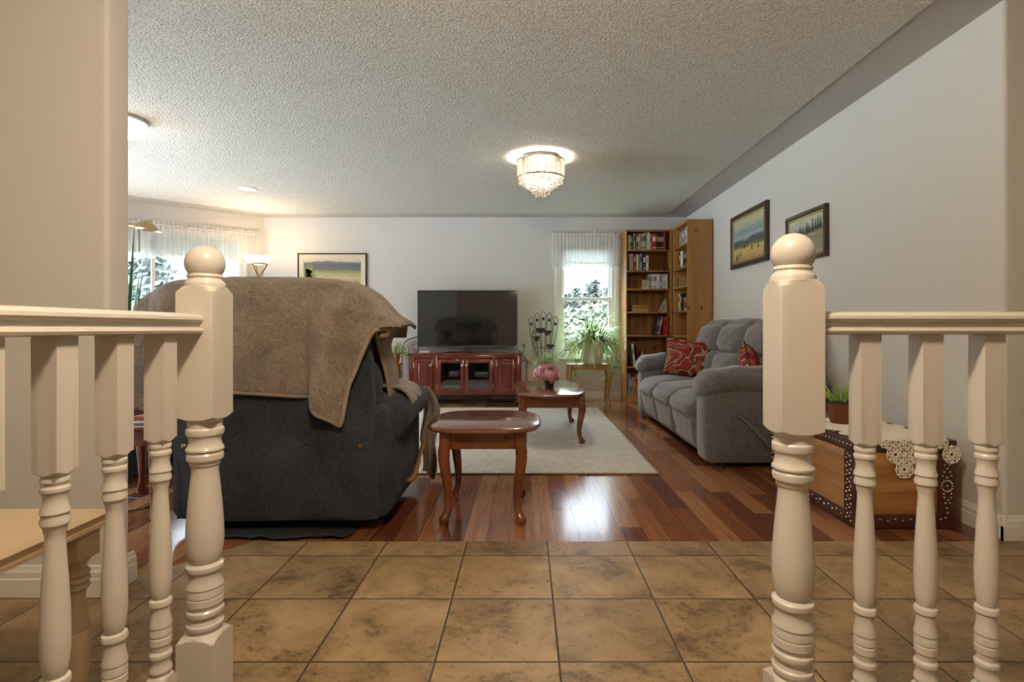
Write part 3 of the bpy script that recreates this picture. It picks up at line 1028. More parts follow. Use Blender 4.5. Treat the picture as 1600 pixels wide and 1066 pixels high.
for sx in (-1, 1):
    bm = nb(); tube(bm, spline([(RC + sx * 0.440, 2.445, z) if z > 0.2 else (RC + sx * 0.450, 2.462, z) for z in (0.68, 0.5, 0.3, 0.15, 0.07)], 6), 0.0045, 8)
    obj('seam_welt', bm, m_rec, bp)
    bm = nb(); lathe(bm, [(0.011, 0), (0.011, 0.004), (0.008, 0.007), (0.003, 0.008)], (0, 0, 0), 16, mat=Matrix.Translation((RC + sx * 0.398, 2.4225, 0.415)) @ Matrix.Rotation(PI / 2, 4, 'X'))
    obj('button', bm, m_brass, bp)
# sides and arms
for sx in (-1, 1):
    ox = RC + sx * 0.485
    bm = nb()
    rbox(bm, (RC + sx * 0.418, 2.86, 0.315), (0.095, 0.375, 0.262), 0.05, 8, (0.015, 0.0, 0))
    obj('side_panel', bm, m_rec, rec, smooth=60)
    bm = nb()
    def armfn(q, p):
        # pillowy roll with pleats across
        q = q.copy()
        pl = 0.010 * math.sin((p[1] + 1) * 9.5) ** 2
        if p[2] > -0.5: q.z -= pl * (1 - abs(p[1])) * 1.2
        q.z += -0.05 * ((p[1] - 0.2) ** 2) * (p[1] < 0.2) * 0.9
        return q
    rbox(bm, (RC + sx * 0.438, 2.90, 0.540), (0.130, 0.335, 0.085), 0.075, 16, (0.02, 0.03, 0.015), fn=armfn)
    obj('arm_pad', bm, m_rec, rec, smooth=80)
bm = nb(); rbox(bm, (RC, 2.95, 0.40), (0.30, 0.36, 0.09), 0.06, 10, (0, 0.02, 0.03))
obj('seat_cushion', bm, m_rec, rec, smooth=70)
bm = nb(); rbox(bm, (RC, 3.27, 0.22), (0.29, 0.05, 0.16), 0.045, 8, (0, 0.02, 0))
obj('footrest', bm, m_rec, rec, smooth=70)
for zc, hz in ((0.63, 0.19), (0.93, 0.19)):
    bm = nb(); rbox(bm, (RC, 2.62, zc), (0.36 if zc > 0.8 else 0.425, 0.13, hz), 0.11, 12, (0.02, 0.04, 0.01))
    obj('back_cushion', bm, m_rec, rec, smooth=70)
# base rails and feet
bm = nb()
for y in (2.62, 3.15): box(bm, RC - 0.38, RC + 0.38, y - 0.02, y + 0.02, 0.014, 0.045, 0.003)
for x in (-0.36, 0.36): box(bm, RC + x - 0.02, RC + x + 0.02, 2.60, 3.15, 0.020, 0.050, 0.003)
obj('base_frame', bm, m_black, rec)
# lever
bm = nb()
lvp = spline([(RC + 0.520, 2.855, 0.140), (RC + 0.538, 2.860, 0.142), (RC + 0.548, 2.90, 0.160), (RC + 0.552, 3.00, 0.215), (RC + 0.554, 3.125, 0.285)], 6)
tube(bm, lvp, [0.023] * 8 + [0.022] * 4 + [0.017] * 6 + [0.013] * (len(lvp) - 18), 12, True, 0.6)
obj('recline_lever', bm, m_lever, rec, smooth=50)

# =================================================================== BLANKET
def fleece():
    m, t, b = new_mat('brown_fleece')
    v = coords(t)
    f = noise_(t, v, 70, 5, 0.7)
    big = noise_(t, v, 7, 4, 0.6, 0.6)
    r = ramp(t, math_(t, 'ADD', math_(t, 'MULTIPLY', f, 0.5), math_(t, 'MULTIPLY', big, 0.5)), [(0.36, (0.165, 0.134, 0.108)), (0.52, (0.28, 0.232, 0.192)), (0.66, (0.42, 0.36, 0.305))])
    lk(t, r.outputs[0], b.inputs['Base Color'])
    b.inputs['Roughness'].default_value = 1.0
    b.inputs['Specular IOR Level'].default_value = 0.05
    b.inputs['Sheen Weight'].default_value = 0.35
    bump_(t, b, math_(t, 'ADD', f, math_(t, 'MULTIPLY', big, 0.8)), 0.9, 0.012)
    return m
m_fleece = fleece()
m_hem = M('tan_blanket_hem', (0.34, 0.28, 0.225), 0.95, spec=0.05, bump=(120, 0.6))
UX = lambda u: (u - CX) / F * 2.47
UZ = lambda v: EYE - (v - CY) / F * 2.47
TOPZ = [(UX(u), UZ(v)) for u, v in ((196, 486), (203, 473), (213, 461), (232, 451), (260, 441), (300, 436), (360, 434), (430, 434), (480, 435), (520, 438), (545, 443), (560, 449), (575, 459), (588, 472), (600, 486), (612, 497), (622, 503), (628, 510))]
HEMZ = [(UX(u), UZ(v)) for u, v in ((196, 640), (215, 640), (240, 634), (262, 618), (300, 610), (365, 608), (430, 612), (494, 616), (500, 630), (515, 641), (530, 651), (541, 661), (546, 650), (549, 620), (556, 596), (567, 570), (577, 545), (584, 528), (592, 516), (605, 512), (628, 512))]
bl = thing('throw_blanket', 'brown fleece blanket draped over the back of the dark recliner', 'blanket', (RC, 2.40, 0.66))
bm = nb()
NS = 150
g = []
xs = [UX(196) + (UX(628) - UX(196)) * i / NS for i in range(NS + 1)]
def fold(x, z):
    # vertical folds, stronger on the right where it falls into a tail
    s = max(0.0, min(1.0, (x + 0.98) / 0.16))
    l = max(0.0, min(1.0, (-1.62 - x) / 0.12))
    f = 0.006 * mnoise.noise(Vector((x * 6, z * 4, 1.0))) + 0.003 * mnoise.noise(Vector((x * 17, z * 13, 4.0)))
    low = max(0.0, min(1.0, (1.15 - z) / 0.5))
    # crease down the tail
    xc = -0.955 + 0.02 * (z - 0.6)
    f -= 0.060 * math.exp(-((x - xc - 0.045) / 0.040) ** 2) * min(1, low * 1.4)
    f += 0.030 * math.exp(-((x - xc + 0.02) / 0.020) ** 2) * low
    f -= 0.018 * math.exp(-((x - (-0.80 + 0.15 * (z - 1.0))) / 0.03) ** 2) * s
    return f - 0.015 * s * math.sin((x + z * 0.5) * 55) * (0.4 + 0.6 * low) * 0.35 + l * (0.07 + 0.02 * math.sin(z * 14))
for x in xs:
    zt = interp(x, TOPZ); zh = min(interp(x, HEMZ), zt - 0.012)
    row = []
    nv = 26
    for j in range(nv + 1):
        k = j / nv
        z = zh + (zt - 0.035 - zh) * k if zt - zh > 0.07 else zh + (zt - zh) * k * 0.5
        tz = max(0, (z - (zt - 0.16)) / 0.16)
        row.append(Vector((x, 2.385 + fold(x, z) + 0.055 * tz ** 2.2, z)))
    last = row[-1]
    for j in range(1, 9):
        a = PI * 0.5 * j / 8
        row.append(Vector((x, last.y + (2.60 - last.y) * (1 - math.cos(a)) * 0.8 + 0.02 * math.sin(a), last.z + (zt - last.z) * math.sin(a) + 0.003 * mnoise.noise(Vector((x * 20, j * 0.7, 0))))))
    e = row[-1]
    zf = min(zt, 0.95)
    for j in range(1, 13):
        k = j / 12
        yy = e.y + 0.10 * math.sin(k * PI / 2) + 0.02 * math.sin(x * 14) * k
        row.append(Vector((x, yy + 0.10 * min(1, k * 2), e.z - (e.z - (0.66 if -1.5 < x < -0.72 else 0.90)) * max(0, k - 0.25) / 0.75 * (1 if zt > 1.0 else 0.25))))
    g.append(row)
sheet(bm, g)
obj('drape', bm, m_fleece, bl, smooth=180)
d_ = bl.children[0]
md = d_.modifiers.new('thickness', 'SOLIDIFY'); md.thickness = 0.012; md.offset = 1.0
# hem roll along the lower edge (and the rising edge of the tail)
bm = nb()
tube(bm, [r[0] + Vector((0, -0.002, 0)) for r in g[8:-10]], 0.012, 8, True, 1.0)
obj('hem_band', bm, m_hem, bl, smooth=60)
# front fall over the wing: from the shelf down to the arm
bm = nb(); g2 = []
pathL = [(582, 505, 2.50), (586, 512, 2.52), (590, 530, 2.60), (595, 550, 2.66), (602, 572, 2.70), (608, 598, 2.72), (611, 625, 2.74), (610, 645, 2.74), (607, 657, 2.73)]
pathR = [(629, 507, 2.58), (627, 512, 2.62), (617, 520, 2.70), (608, 535, 2.76), (611, 556, 2.80), (618, 580, 2.83), (622, 604, 2.84), (620, 624, 2.84), (614, 640, 2.80)]
a_ = spline([Vector((X(u, y), y, Z(v, y))) for u, v, y in pathL], 5)
b2 = spline([Vector((X(u, y), y, Z(v, y))) for u, v, y in pathR], 5)
for i, (p, q) in enumerate(zip(a_, b2)):
    row = []
    for k in range(11):
        t = k / 10
        w = p.lerp(q, t)
        w += Vector((0.016 * math.sin(t * PI), -0.020 * math.sin(t * PI * 2.0 + i * 0.06), 0.0))
        row.append(w)
    g2.append(row)
sheet(bm, g2)
fw = obj('front_fall', bm, m_fleece, bl, smooth=180)
md = fw.modifiers.new('thickness', 'SOLIDIFY'); md.thickness = 0.016; md.offset = 0
bm = nb(); tube(bm, [r[0] for r in g2], 0.011, 8)
obj('hem_band', bm, m_hem, bl, smooth=60)
# rolled shelf of cloth at the shoulder
bm = nb()
sp = [Vector((X(u, y), y, Z(v, y))) for u, v, y in ((560, 512, 2.40), (574, 500, 2.40), (592, 498, 2.42), (606, 502, 2.47), (618, 505, 2.52), (626, 508, 2.58))]
tube(bm, spline(sp, 6), [0.006 + 0.020 * math.sin(PI * min(1, k / 26)) ** 0.7 for k in range(31)], 12, True, 1.0)
wobble(bm, 0.006, 18, 2)
obj('shoulder_fold', bm, m_fleece, bl, smooth=180)
bm = nb()
sp = [Vector((X(u, y), y, Z(v, y))) for u, v, y in ((560, 530, 2.395), (571, 517, 2.39), (588, 511, 2.40), (600, 511, 2.43), (607, 517, 2.46), (603, 525, 2.47), (594, 523, 2.45))]
tube(bm, spline(sp, 6), 0.012, 10)
wobble(bm, 0.004, 18, 5)
obj('shoulder_fold', bm, m_hem, bl, smooth=180)
# piece lying over the arm and hanging at the arm front
bm = nb(); g3 = []
for i in range(25):
    t = i / 24
    row = []
    for k in range(15):
        s = k / 14
        a = -0.5 + 2.3 * s                           # around the roll, inside to outside
        y = 2.73 + (0.20 + 0.13 * math.sin(s * PI * 0.9)) * t + 0.012 * math.sin(s * 9 + t * 7)
        rr = 0.128 + 0.006 * math.sin(s * 11 + t * 5)
        row.append((RC + 0.428 + 0.132 * math.sin(a - 0.4) * 1.05, y, 0.535 + rr * math.cos(a - 0.4) * 0.93))
    g3.append(row)
sheet(bm, g3)
am = obj('arm_drape', bm, m_fleece, bl, smooth=180)
md = am.modifiers.new('thickness', 'SOLIDIFY'); md.thickness = 0.012; md.offset = 1
bm = nb(); g4 = []
for i in range(33):
    t = i / 32
    row = []
    z = 0.60 - 0.52 * t
    for k in range(13):
        s = k / 12
        w = 0.10 - 0.03 * t
        row.append((RC + 0.52 + (s - 0.5) * w + 0.058 * math.sin(min(1, t * 1.6) * PI * 0.75) + 0.012 * math.sin(t * 9), 3.255 + 0.016 * math.sin(s * 12 + t * 6) - 0.05 * (1 - min(1, t * 4)), z - 0.05 * s * t + 0.015 * math.sin(s * 7) * t))
    g4.append(row)
sheet(bm, g4)
am = obj('hanging_corner', bm, m_fleece, bl, smooth=180)
md = am.modifiers.new('thickness', 'SOLIDIFY'); md.thickness = 0.014; md.offset = 0

# cloth mat below the recliner
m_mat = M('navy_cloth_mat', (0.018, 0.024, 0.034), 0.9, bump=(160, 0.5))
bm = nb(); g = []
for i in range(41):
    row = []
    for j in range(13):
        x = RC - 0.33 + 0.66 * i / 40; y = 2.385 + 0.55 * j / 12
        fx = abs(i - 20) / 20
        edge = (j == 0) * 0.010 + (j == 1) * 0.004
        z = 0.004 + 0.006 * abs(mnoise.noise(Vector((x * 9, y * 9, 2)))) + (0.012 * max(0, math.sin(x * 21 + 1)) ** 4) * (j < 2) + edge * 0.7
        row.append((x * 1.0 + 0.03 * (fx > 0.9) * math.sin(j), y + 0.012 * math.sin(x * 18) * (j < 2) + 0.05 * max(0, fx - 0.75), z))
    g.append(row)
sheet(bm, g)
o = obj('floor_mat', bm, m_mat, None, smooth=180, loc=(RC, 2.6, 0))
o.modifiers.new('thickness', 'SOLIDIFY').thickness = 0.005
props(o, 'rumpled dark navy cloth mat on the floor under the recliner', 'mat')

# =================================================================== TV STAND AND TV
m_cherry = wood('red_cherry', (0.115, 0.016, 0.010), (0.205, 0.038, 0.022), 'Z', 8, 0.22, 0.4)
m_cherry_h = wood('red_cherry_rails', (0.125, 0.018, 0.012), (0.21, 0.040, 0.024), 'X', 8, 0.2, 0.4)
m_knob = M('satin_nickel', (0.62, 0.60, 0.56), 0.25, 1.0)
m_dark_in = M('dark_cabinet_inside', (0.035, 0.012, 0.009), 0.6)
YS = 6.60
sx0, sx1, sz0, sz1 = X(638.8, YS), X(814.5, YS), 0.125, 0.640
tvs = thing('tv_stand', 'red cherry television stand with two glass doors against the back wall', 'tv stand', ((sx0 + sx1) / 2, 6.82, 0))
bm = nb()
box(bm, sx0, sx0 + 0.02, YS + 0.012, 7.03, 0.0, sz1 - 0.022, 0.002)
box(bm, sx1 - 0.02, sx1, YS + 0.012, 7.03, 0.0, sz1 - 0.022, 0.002)
box(bm, sx0 + 0.02, sx1 - 0.02, 7.015, 7.028, sz0, sz1 - 0.022)
box(bm, sx0 + 0.02, sx1 - 0.02, YS + 0.02, 7.015, sz0, sz0 + 0.02)
for u in (678.5, 775): box(bm, X(u, YS) - 0.009, X(u, YS) + 0.009, YS + 0.02, 7.015, sz0 + 0.02, sz1 - 0.022)
obj('carcass', bm, m_cherry, tvs)
bm = nb(); box(bm, sx0 - 0.012, sx1 + 0.012, YS - 0.016, 7.04, sz1 - 0.022, sz1, 0.006, 3)
obj('top', bm, m_cherry_h, tvs)
bm = nb()
for (a, b_) in ((638.8, 646.5), (676.2, 683), (770.5, 773.0), (805.5, 814.5)):
    box(bm, X(a, YS), X(b_, YS), YS, YS + 0.018, sz0 if a > 640 and b_ < 810 else 0.03, sz1 - 0.022, 0.002)
box(bm, X(646.5, YS), X(805.5, YS), YS + 0.001, YS + 0.018, sz1 - 0.065, sz1 - 0.022, 0.002)
box(bm, X(646.5, YS), X(805.5, YS), YS - 0.004, YS + 0.018, sz0, sz0 + 0.034, 0.003)
obj('face_frame', bm, m_cherry_h, tvs)
bm = nb(); box(bm, X(684, YS), X(770, YS), YS + 0.06, 7.01, 0.335, 0.347)
obj('shelf', bm, m_cherry_h, tvs)
m_tvglass = glass_mat('cabinet_glass', (0.75, 0.78, 0.80), 0.10)
def door(u0, u1, glass, knob_right):
    a, b_ = X(u0, YS), X(u1, YS)
    z0, z1 = Z(613.5, YS), Z(561.5, YS)
    st = 0.045 if glass else 0.040
    y0, y1 = YS - 0.016, YS + 0.002
    bm = nb()
    box(bm, a, a + st, y0, y1, z0, z1, 0.004); box(bm, b_ - st, b_, y0, y1, z0, z1, 0.004)
    box(bm, a + st, b_ - st, y0, y1, z0, z0 + st, 0.004); box(bm, a + st, b_ - st, y0, y1, z1 - st * (1.0 if glass else 0.9), z1, 0.004)
    d = obj('door', bm, m_cherry, tvs)
    bm = nb()
    if glass:
        box(bm, a + st, b_ - st, y0 + 0.007, y0 + 0.011, z0 + st, z1 - st)
        obj('glass_pane', bm, m_tvglass, d, smooth=0)
    else:
        ring = []
        for s, yy in ((0.0, y0 + 0.012), (0.010, y0 + 0.011), (0.026, y0 + 0.003), (0.030, y0 + 0.003)):
            ring.append([Vector((a + st + s, yy, z0 + st + s)), Vector((b_ - st - s, yy, z0 + st + s)), Vector((b_ - st - s, yy, z1 - st - s)), Vector((a + st + s, yy, z1 - st - s))])
        ring_loft(bm, ring)
        obj('raised_panel', bm, m_cherry, d, smooth=0)
    kx = b_ - 0.022 if knob_right else a + 0.022
    bm = nb(); lathe(bm, [(0.006, 0.0), (0.006, 0.010), (0.013, 0.014), (0.0155, 0.020), (0.013, 0.026), (0.005, 0.029)], seg=16, mat=Matrix.Translation((kx, y0, z1 - 0.072)) @ Matrix.Rotation(PI / 2, 4, 'X'))
    obj('knob', bm, m_knob, d)
    for zz in (z0 + 0.075, z1 - 0.075):
        hx = a if knob_right else b_
        bm = nb(); box(bm, hx - 0.006, hx + 0.006, y0 - 0.003, y0 + 0.004, zz - 0.032, zz + 0.032, 0.002)
        tube(bm, [(hx, y0 - 0.003, zz - 0.036), (hx, y0 - 0.003, zz + 0.036)], 0.0035, 8)
        obj('hinge', bm, m_brass, d)
door(647, 676, False, True); door(683.2, 725.2, True, True); door(726.2, 770.3, True, False); door(773.2, 804.5, False, False)

def small_box(name, label, cat, x0, x1, y0, y1, z0, z1, mat, bev=0.004, group=None):
    bm = nb(); c_ = ((x0 + x1) / 2, (y0 + y1) / 2, z0)
    box(bm, x0, x1, y0, y1, z0, z1, bev)
    return props(obj(name, bm, mat, None, loc=c_), label, cat, group)
m_device = M('black_plastic', (0.015, 0.015, 0.017), 0.35)
m_silver = M('silver_plastic', (0.45, 0.46, 0.47), 0.3, 0.6)
small_box('media_player', 'black media player on the lower shelf behind the left glass door', 'media player', X(690, 6.72), X(720, 6.72), 6.68, 6.95, 0.1455, 0.21, m_device)
small_box('cable_box', 'black cable box on the lower shelf behind the right glass door', 'cable box', X(731, 6.72), X(766, 6.72), 6.68, 6.95, 0.1455, 0.20, m_device)
small_box('router', 'silver router on the upper shelf behind the left glass door', 'router', X(702, 6.75), X(716, 6.75), 6.70, 6.9, 0.3475, 0.41, m_silver)
small_box('game_console', 'silver box on the upper shelf behind the right glass door', 'media box', X(742, 6.75), X(763, 6.75), 6.70, 6.9, 0.3475, 0.40, m_silver)

m_screen = M('dark_tv_screen', (0.014, 0.014, 0.015), 0.05, spec=1.0)
m_bezel = M('grey_tv_bezel', (0.06, 0.06, 0.062), 0.3, 0.5)
YT_ = 6.86
tx0, tx1, tz0, tz1 = X(652.2, YT_), X(808.3, YT_), Z(542.0, YT_), Z(453.8, YT_)
tv = thing('television', 'large flat black television standing on the red cherry stand', 'television', ((tx0 + tx1) / 2, YT_, sz1))
bm = nb(); box(bm, tx0, tx1, YT_ + 0.003, YT_ + 0.045, tz0, tz1, 0.004)
box(bm, tx0 + 0.25, tx1 - 0.25, YT_ + 0.045, YT_ + 0.075, tz0 + 0.05, tz1 - 0.25, 0.01)
obj('housing', bm, m_device, tv)
bm = nb(); box(bm, tx0 + 0.008, tx1 - 0.008, YT_, YT_ + 0.004, tz0 + 0.016, tz1 - 0.008)
obj('screen', bm, m_screen, tv, smooth=0)
bm = nb()
for (a, b_, c_, d) in ((tx0, tx1, tz0, tz0 + 0.016), (tx0, tx1, tz1 - 0.008, tz1), (tx0, tx0 + 0.008, tz0 + 0.016, tz1 - 0.008), (tx1 - 0.008, tx1, tz0 + 0.016, tz1 - 0.008)):
    box(bm, a, b_, YT_ - 0.006, YT_ + 0.006, c_, d, 0.002)
obj('bezel', bm, m_bezel, tv)
bm = nb()
xm = X(731, YT_)
ring_loft(bm, [[Vector((xm + a * w, YT_ + 0.01 + b_ * d, z)) for a, b_ in ((-1, -1), (1, -1), (1, 1), (-1, 1))] for z, w, d in ((sz1 + 0.010, 0.055, 0.05), (sz1 + 0.016, 0.05, 0.045), (tz0 - 0.012, 0.026, 0.014), (tz0 + 0.012, 0.03, 0.014))])
obj('stand_neck', bm, m_device, tv, smooth=0)
bm = nb(); box(bm, xm - 0.27, xm + 0.27, YT_ - 0.11, YT_ + 0.11, sz1 + 0.0005, sz1 + 0.010, 0.004)
obj('stand_base', bm, m_device, tv)
small_box('set_top_box', 'small white set-top box with two feet left under the television', 'set-top box', X(656, 6.8), X(672, 6.8), 6.74, 6.86, sz1 + 0.001, sz1 + 0.020, M('white_plastic', (0.72, 0.74, 0.76), 0.3))

# cables
def cable(label, pts, r=0.004, mat=None):
    bm = nb(); tube(bm, spline(pts, 8), r, 6)
    o = obj('power_cable', bm, mat or m_device, None, loc=pts[0])
    props(o, label, 'cable')
cable('black cable lying below the left half of the television stand', [(-1.30, 7.0, 0.006), (-1.18, 6.95, 0.006), (-1.05, 6.90, 0.012), (-0.90, 6.93, 0.006), (-0.80, 7.0, 0.03), (-0.74, 7.06, 0.10)])
cable('black cable lying below the right half of the television stand', [(-0.55, 7.04, 0.10), (-0.50, 6.98, 0.03), (-0.42, 6.93, 0.006), (-0.30, 6.95, 0.006), (-0.16, 6.99, 0.006)])
cable('black cable looped on the hardwood left of the recliner', [(-2.45, 3.05, 0.005), (-2.20, 2.98, 0.005), (-2.03, 2.93, 0.005), (-1.97, 2.86, 0.005), (-2.06, 2.76, 0.005), (-2.30, 2.66, 0.005)], 0.004)
small_box('power_strip', 'white power strip on the floor under the left end of the television stand', 'power strip', -1.34, -1.08, 7.04, 7.08, 0.0, 0.035, M('white_power_strip', (0.7, 0.72, 0.74), 0.35))
# =================================================================== BOOKCASES
m_pine = wood('knotty_pine', (0.26, 0.115, 0.026), (0.44, 0.215, 0.058), 'Z', 7, 0.33, 0.25, knots=True)
m_pine_h = wood('pine_shelf', (0.27, 0.118, 0.030), (0.43, 0.205, 0.058), 'X', 7, 0.33, 0.25)
m_pine_y = wood('pine_shelf_side', (0.27, 0.118, 0.030), (0.43, 0.205, 0.058), 'Y', 7, 0.33, 0.25)
m_pine_back = wood('pine_back_boards', (0.27, 0.125, 0.034), (0.44, 0.215, 0.062), 'Z', 6, 0.45, 0.0, knots=True)
SH = [1.940, 1.678, 1.448, 1.158, 0.862, 0.467, 0.105]     # shelf tops
BH = 2.195
B1X0, B1X1, B1Y = 1.264, 1.845, 6.72
bc1 = thing('bookcase', 'knotty pine bookcase against the back wall beside the window', 'bookcase', ((B1X0 + B1X1) / 2, 6.91, 0))
def bpart(name, parent, mat, *boxes, bev=0.002):
    bm = nb()
    for b_ in boxes: box(bm, *b_, bev)
    return obj(name, bm, mat, parent)
bpart('side_panel', bc1, m_pine, (B1X0, B1X0 + 0.018, B1Y, 7.085, 0, BH))
bpart('side_panel', bc1, m_pine, (B1X1 - 0.018, B1X1, B1Y, 7.085, 0, BH))
bpart('back_panel', bc1, m_pine_back, *[(B1X0 + 0.018 + 0.1090 * k, B1X0 + 0.018 + 0.1090 * (k + 1) - 0.001, 7.070, 7.085, 0.02, BH - 0.02) for k in range(5)])
bpart('top_panel', bc1, m_pine_h, (B1X0 + 0.018, B1X1 - 0.018, B1Y, 7.070, BH - 0.024, BH - 0.002))
bpart('kick_board', bc1, m_pine_h, (B1X0 + 0.018, B1X1 - 0.018, B1Y + 0.005, B1Y + 0.02, 0, 0.085))
for z in SH: bpart('shelf', bc1, m_pine_h, (B1X0 + 0.018, B1X1 - 0.018, B1Y + 0.002, 7.070, z - 0.019, z))
B2X0, B2Y0, B2Y1 = 1.850, 6.106, 6.715
bc2 = thing('bookcase', 'knotty pine bookcase against the right wall, turned side-on beside the sofa', 'bookcase', (1.995, (B2Y0 + B2Y1) / 2, 0))
bpart('side_panel', bc2, m_pine, (B2X0, 2.14, B2Y0, B2Y0 + 0.018, 0, BH))
bpart('side_panel', bc2, m_pine, (B2X0, 2.14, B2Y1 - 0.018, B2Y1, 0, BH))
bpart('back_panel', bc2, m_pine_back, (2.125, 2.14, B2Y0 + 0.018, B2Y1 - 0.018, 0.02, BH - 0.02))
bpart('top_panel', bc2, m_pine_y, (B2X0, 2.125, B2Y0 + 0.018, B2Y1 - 0.018, BH - 0.024, BH - 0.002))
bpart('kick_board', bc2, m_pine_y, (B2X0 + 0.005, B2X0 + 0.02, B2Y0 + 0.018, B2Y1 - 0.018, 0, 0.085))
for z in SH: bpart('shelf', bc2, m_pine_y, (B2X0 + 0.002, 2.125, B2Y0 + 0.018, B2Y1 - 0.018, z - 0.019, z))

# ------------------------------------------------------------------ books
COL = {'cream': (0.60, 0.52, 0.38), 'dark green': (0.03, 0.075, 0.035), 'black': (0.015, 0.015, 0.017), 'white': (0.68, 0.67, 0.64), 'brown': (0.13, 0.075, 0.045), 'olive': (0.15, 0.14, 0.05),
       'tan': (0.38, 0.26, 0.14), 'grey': (0.25, 0.25, 0.25), 'red': (0.42, 0.018, 0.022), 'dark red': (0.16, 0.02, 0.025), 'navy': (0.02, 0.03, 0.10), 'blue-grey': (0.28, 0.36, 0.42), 'pale blue': (0.46, 0.55, 0.62),
       'mauve': (0.27, 0.20, 0.20), 'orange': (0.62, 0.20, 0.03), 'yellow': (0.66, 0.42, 0.06), 'purple-black': (0.055, 0.03, 0.07), 'teal': (0.04, 0.12, 0.13), 'sage': (0.26, 0.30, 0.20), 'pink': (0.58, 0.36, 0.32)}
BM_ = {k: M('book_cover_' + k.replace(' ', '_').replace('-', '_'), c, 0.45) for k, c in COL.items()}
m_page = M('book_pages', (0.62, 0.57, 0.46), 0.9)

def book_mesh(t, h, d, col, band):
    """spine at local x=0 facing -x, thickness along y, height z"""
    bm = nb()
    box(bm, 0.0, 0.003, 0, t, 0, h, 0.0008, 1)
    box(bm, 0.003, d, 0, 0.002, 0, h); box(bm, 0.003, d, t - 0.002, t, 0, h)
    with slot(bm, 1): box(bm, 0.003, d - 0.004, 0.002, t - 0.002, 0.003, h - 0.004)
    if band:
        with slot(bm, 2):
            box(bm, -0.0006, 0.0005, t * 0.12, t * 0.88, h * 0.52, h * 0.82)
            box(bm, -0.0006, 0.0005, t * 0.15, t * 0.85, h * 0.10, h * 0.17)
    return bm

def book_row(items, loc, dirv, where, group, lean0=0.0, seed=1):
    """items: (colour, thickness, height, depth, band colour or None, lean, gap); dirv 'x' = spines face -y, 'y' = spines face -x"""
    pos = 0.0
    nm_of = {}
    for i, (col, t, h, d, band, lean, gap) in enumerate(items):
        pos += gap
        bm = book_mesh(t, h, d, col, band)
        if dirv == 'x':          # spine faces -Y, row runs +X
            rot = Matrix.Rotation(PI / 2, 4, 'Z') @ Matrix.Translation((0, -t, 0))
            p = Vector((loc[0] + pos, loc[1], loc[2]))
            bmesh.ops.transform(bm, matrix=rot, verts=bm.verts)
            if lean:
                bmesh.ops.transform(bm, matrix=Matrix.Rotation(lean, 4, 'Y'), verts=bm.verts)
        else:                    # spine faces -X, row runs -Y (far to near)
            p = Vector((loc[0], loc[1] - pos - t, loc[2]))
            if lean:
                bmesh.ops.transform(bm, matrix=Matrix.Rotation(lean, 4, 'X'), verts=bm.verts)
        mn = min(v.co.z for v in bm.verts)
        if dirv == 'x' and lean: mnx = min(v.co.x for v in bm.verts); bmesh.ops.translate(bm, vec=(-mnx, 0, 0), verts=bm.verts)
        bmesh.ops.translate(bm, vec=(0, 0, -mn + 0.0005), verts=bm.verts)
        if dirv == 'x': wdt = max(v.co.x for v in bm.verts)
        else: wdt = t
        o = obj('book', bm, [BM_[col], m_page, BM_[band or 'cream']], None, smooth=0, local=True, loc=p)
        size = 'thick' if t > 0.032 else 'thin' if t < 0.016 else 'medium'
        props(o, '%s %s book, %s from %s %s' % (size, col, ORD[i], 'left' if dirv == 'x' else 'far end', where), 'book', group)
        pos += (wdt if lean else t) + 0.0006

D1 = 0.20
y1 = B1Y + 0.035
xL = B1X0 + 0.022
book_row([('cream', .022, .185, D1, None, 0, .015), ('dark green', .020, .195, D1, 'cream', 0, 0), ('dark green', .026, .195, D1, 'olive', 0, 0), ('white', .013, .21, D1, 'black', 0, 0), ('black', .012, .19, D1, None, 0, 0),
          ('brown', .022, .20, D1, 'cream', 0, .002), ('grey', .028, .205, D1, 'cream', 0, 0), ('tan', .026, .205, D1, 'olive', 0, 0), ('cream', .016, .20, D1, 'brown', 0, 0), ('blue-grey', .028, .215, D1, 'black', 0, 0),
          ('sage', .016, .20, D1, None, 0, 0), ('cream', .034, .222, D1, 'white', 0, 0), ('tan', .024, .20, D1, 'brown', 0, 0), ('red', .050, .205, D1, 'white', 0, .002), ('black', .022, .205, D1, 'orange', 0, 0),
          ('black', .046, .200, D1, 'tan', 0, 0), ('black', .026, .200, D1, 'cream', 0, 0), ('red', .026, .218, D1, 'dark red', 0, .001)],
         (xL, y1, SH[0]), 'x', 'on the top shelf of the back bookcase', 'books on the top shelf of the back bookcase')
book_row([('black', .014, .215, D1, None, -.04, .0), ('cream', .018, .215, D1, None, -.04, .0), ('cream', .020, .215, D1, 'tan', -.03, 0), ('dark red', .030, .21, D1, 'pink', -.02, .001), ('cream', .026, .205, D1, None, 0, .004),
          ('olive', .018, .195, D1, None, 0, 0), ('blue-grey', .022, .215, D1, 'navy', 0, 0), ('black', .016, .20, D1, None, 0, 0), ('navy', .034, .205, D1, 'white', 0, 0), ('white', .030, .19, D1, 'pink', 0, .003)],
         (xL, y1, SH[1]), 'x', 'on the second shelf of the back bookcase', 'books on the second shelf of the back bookcase')
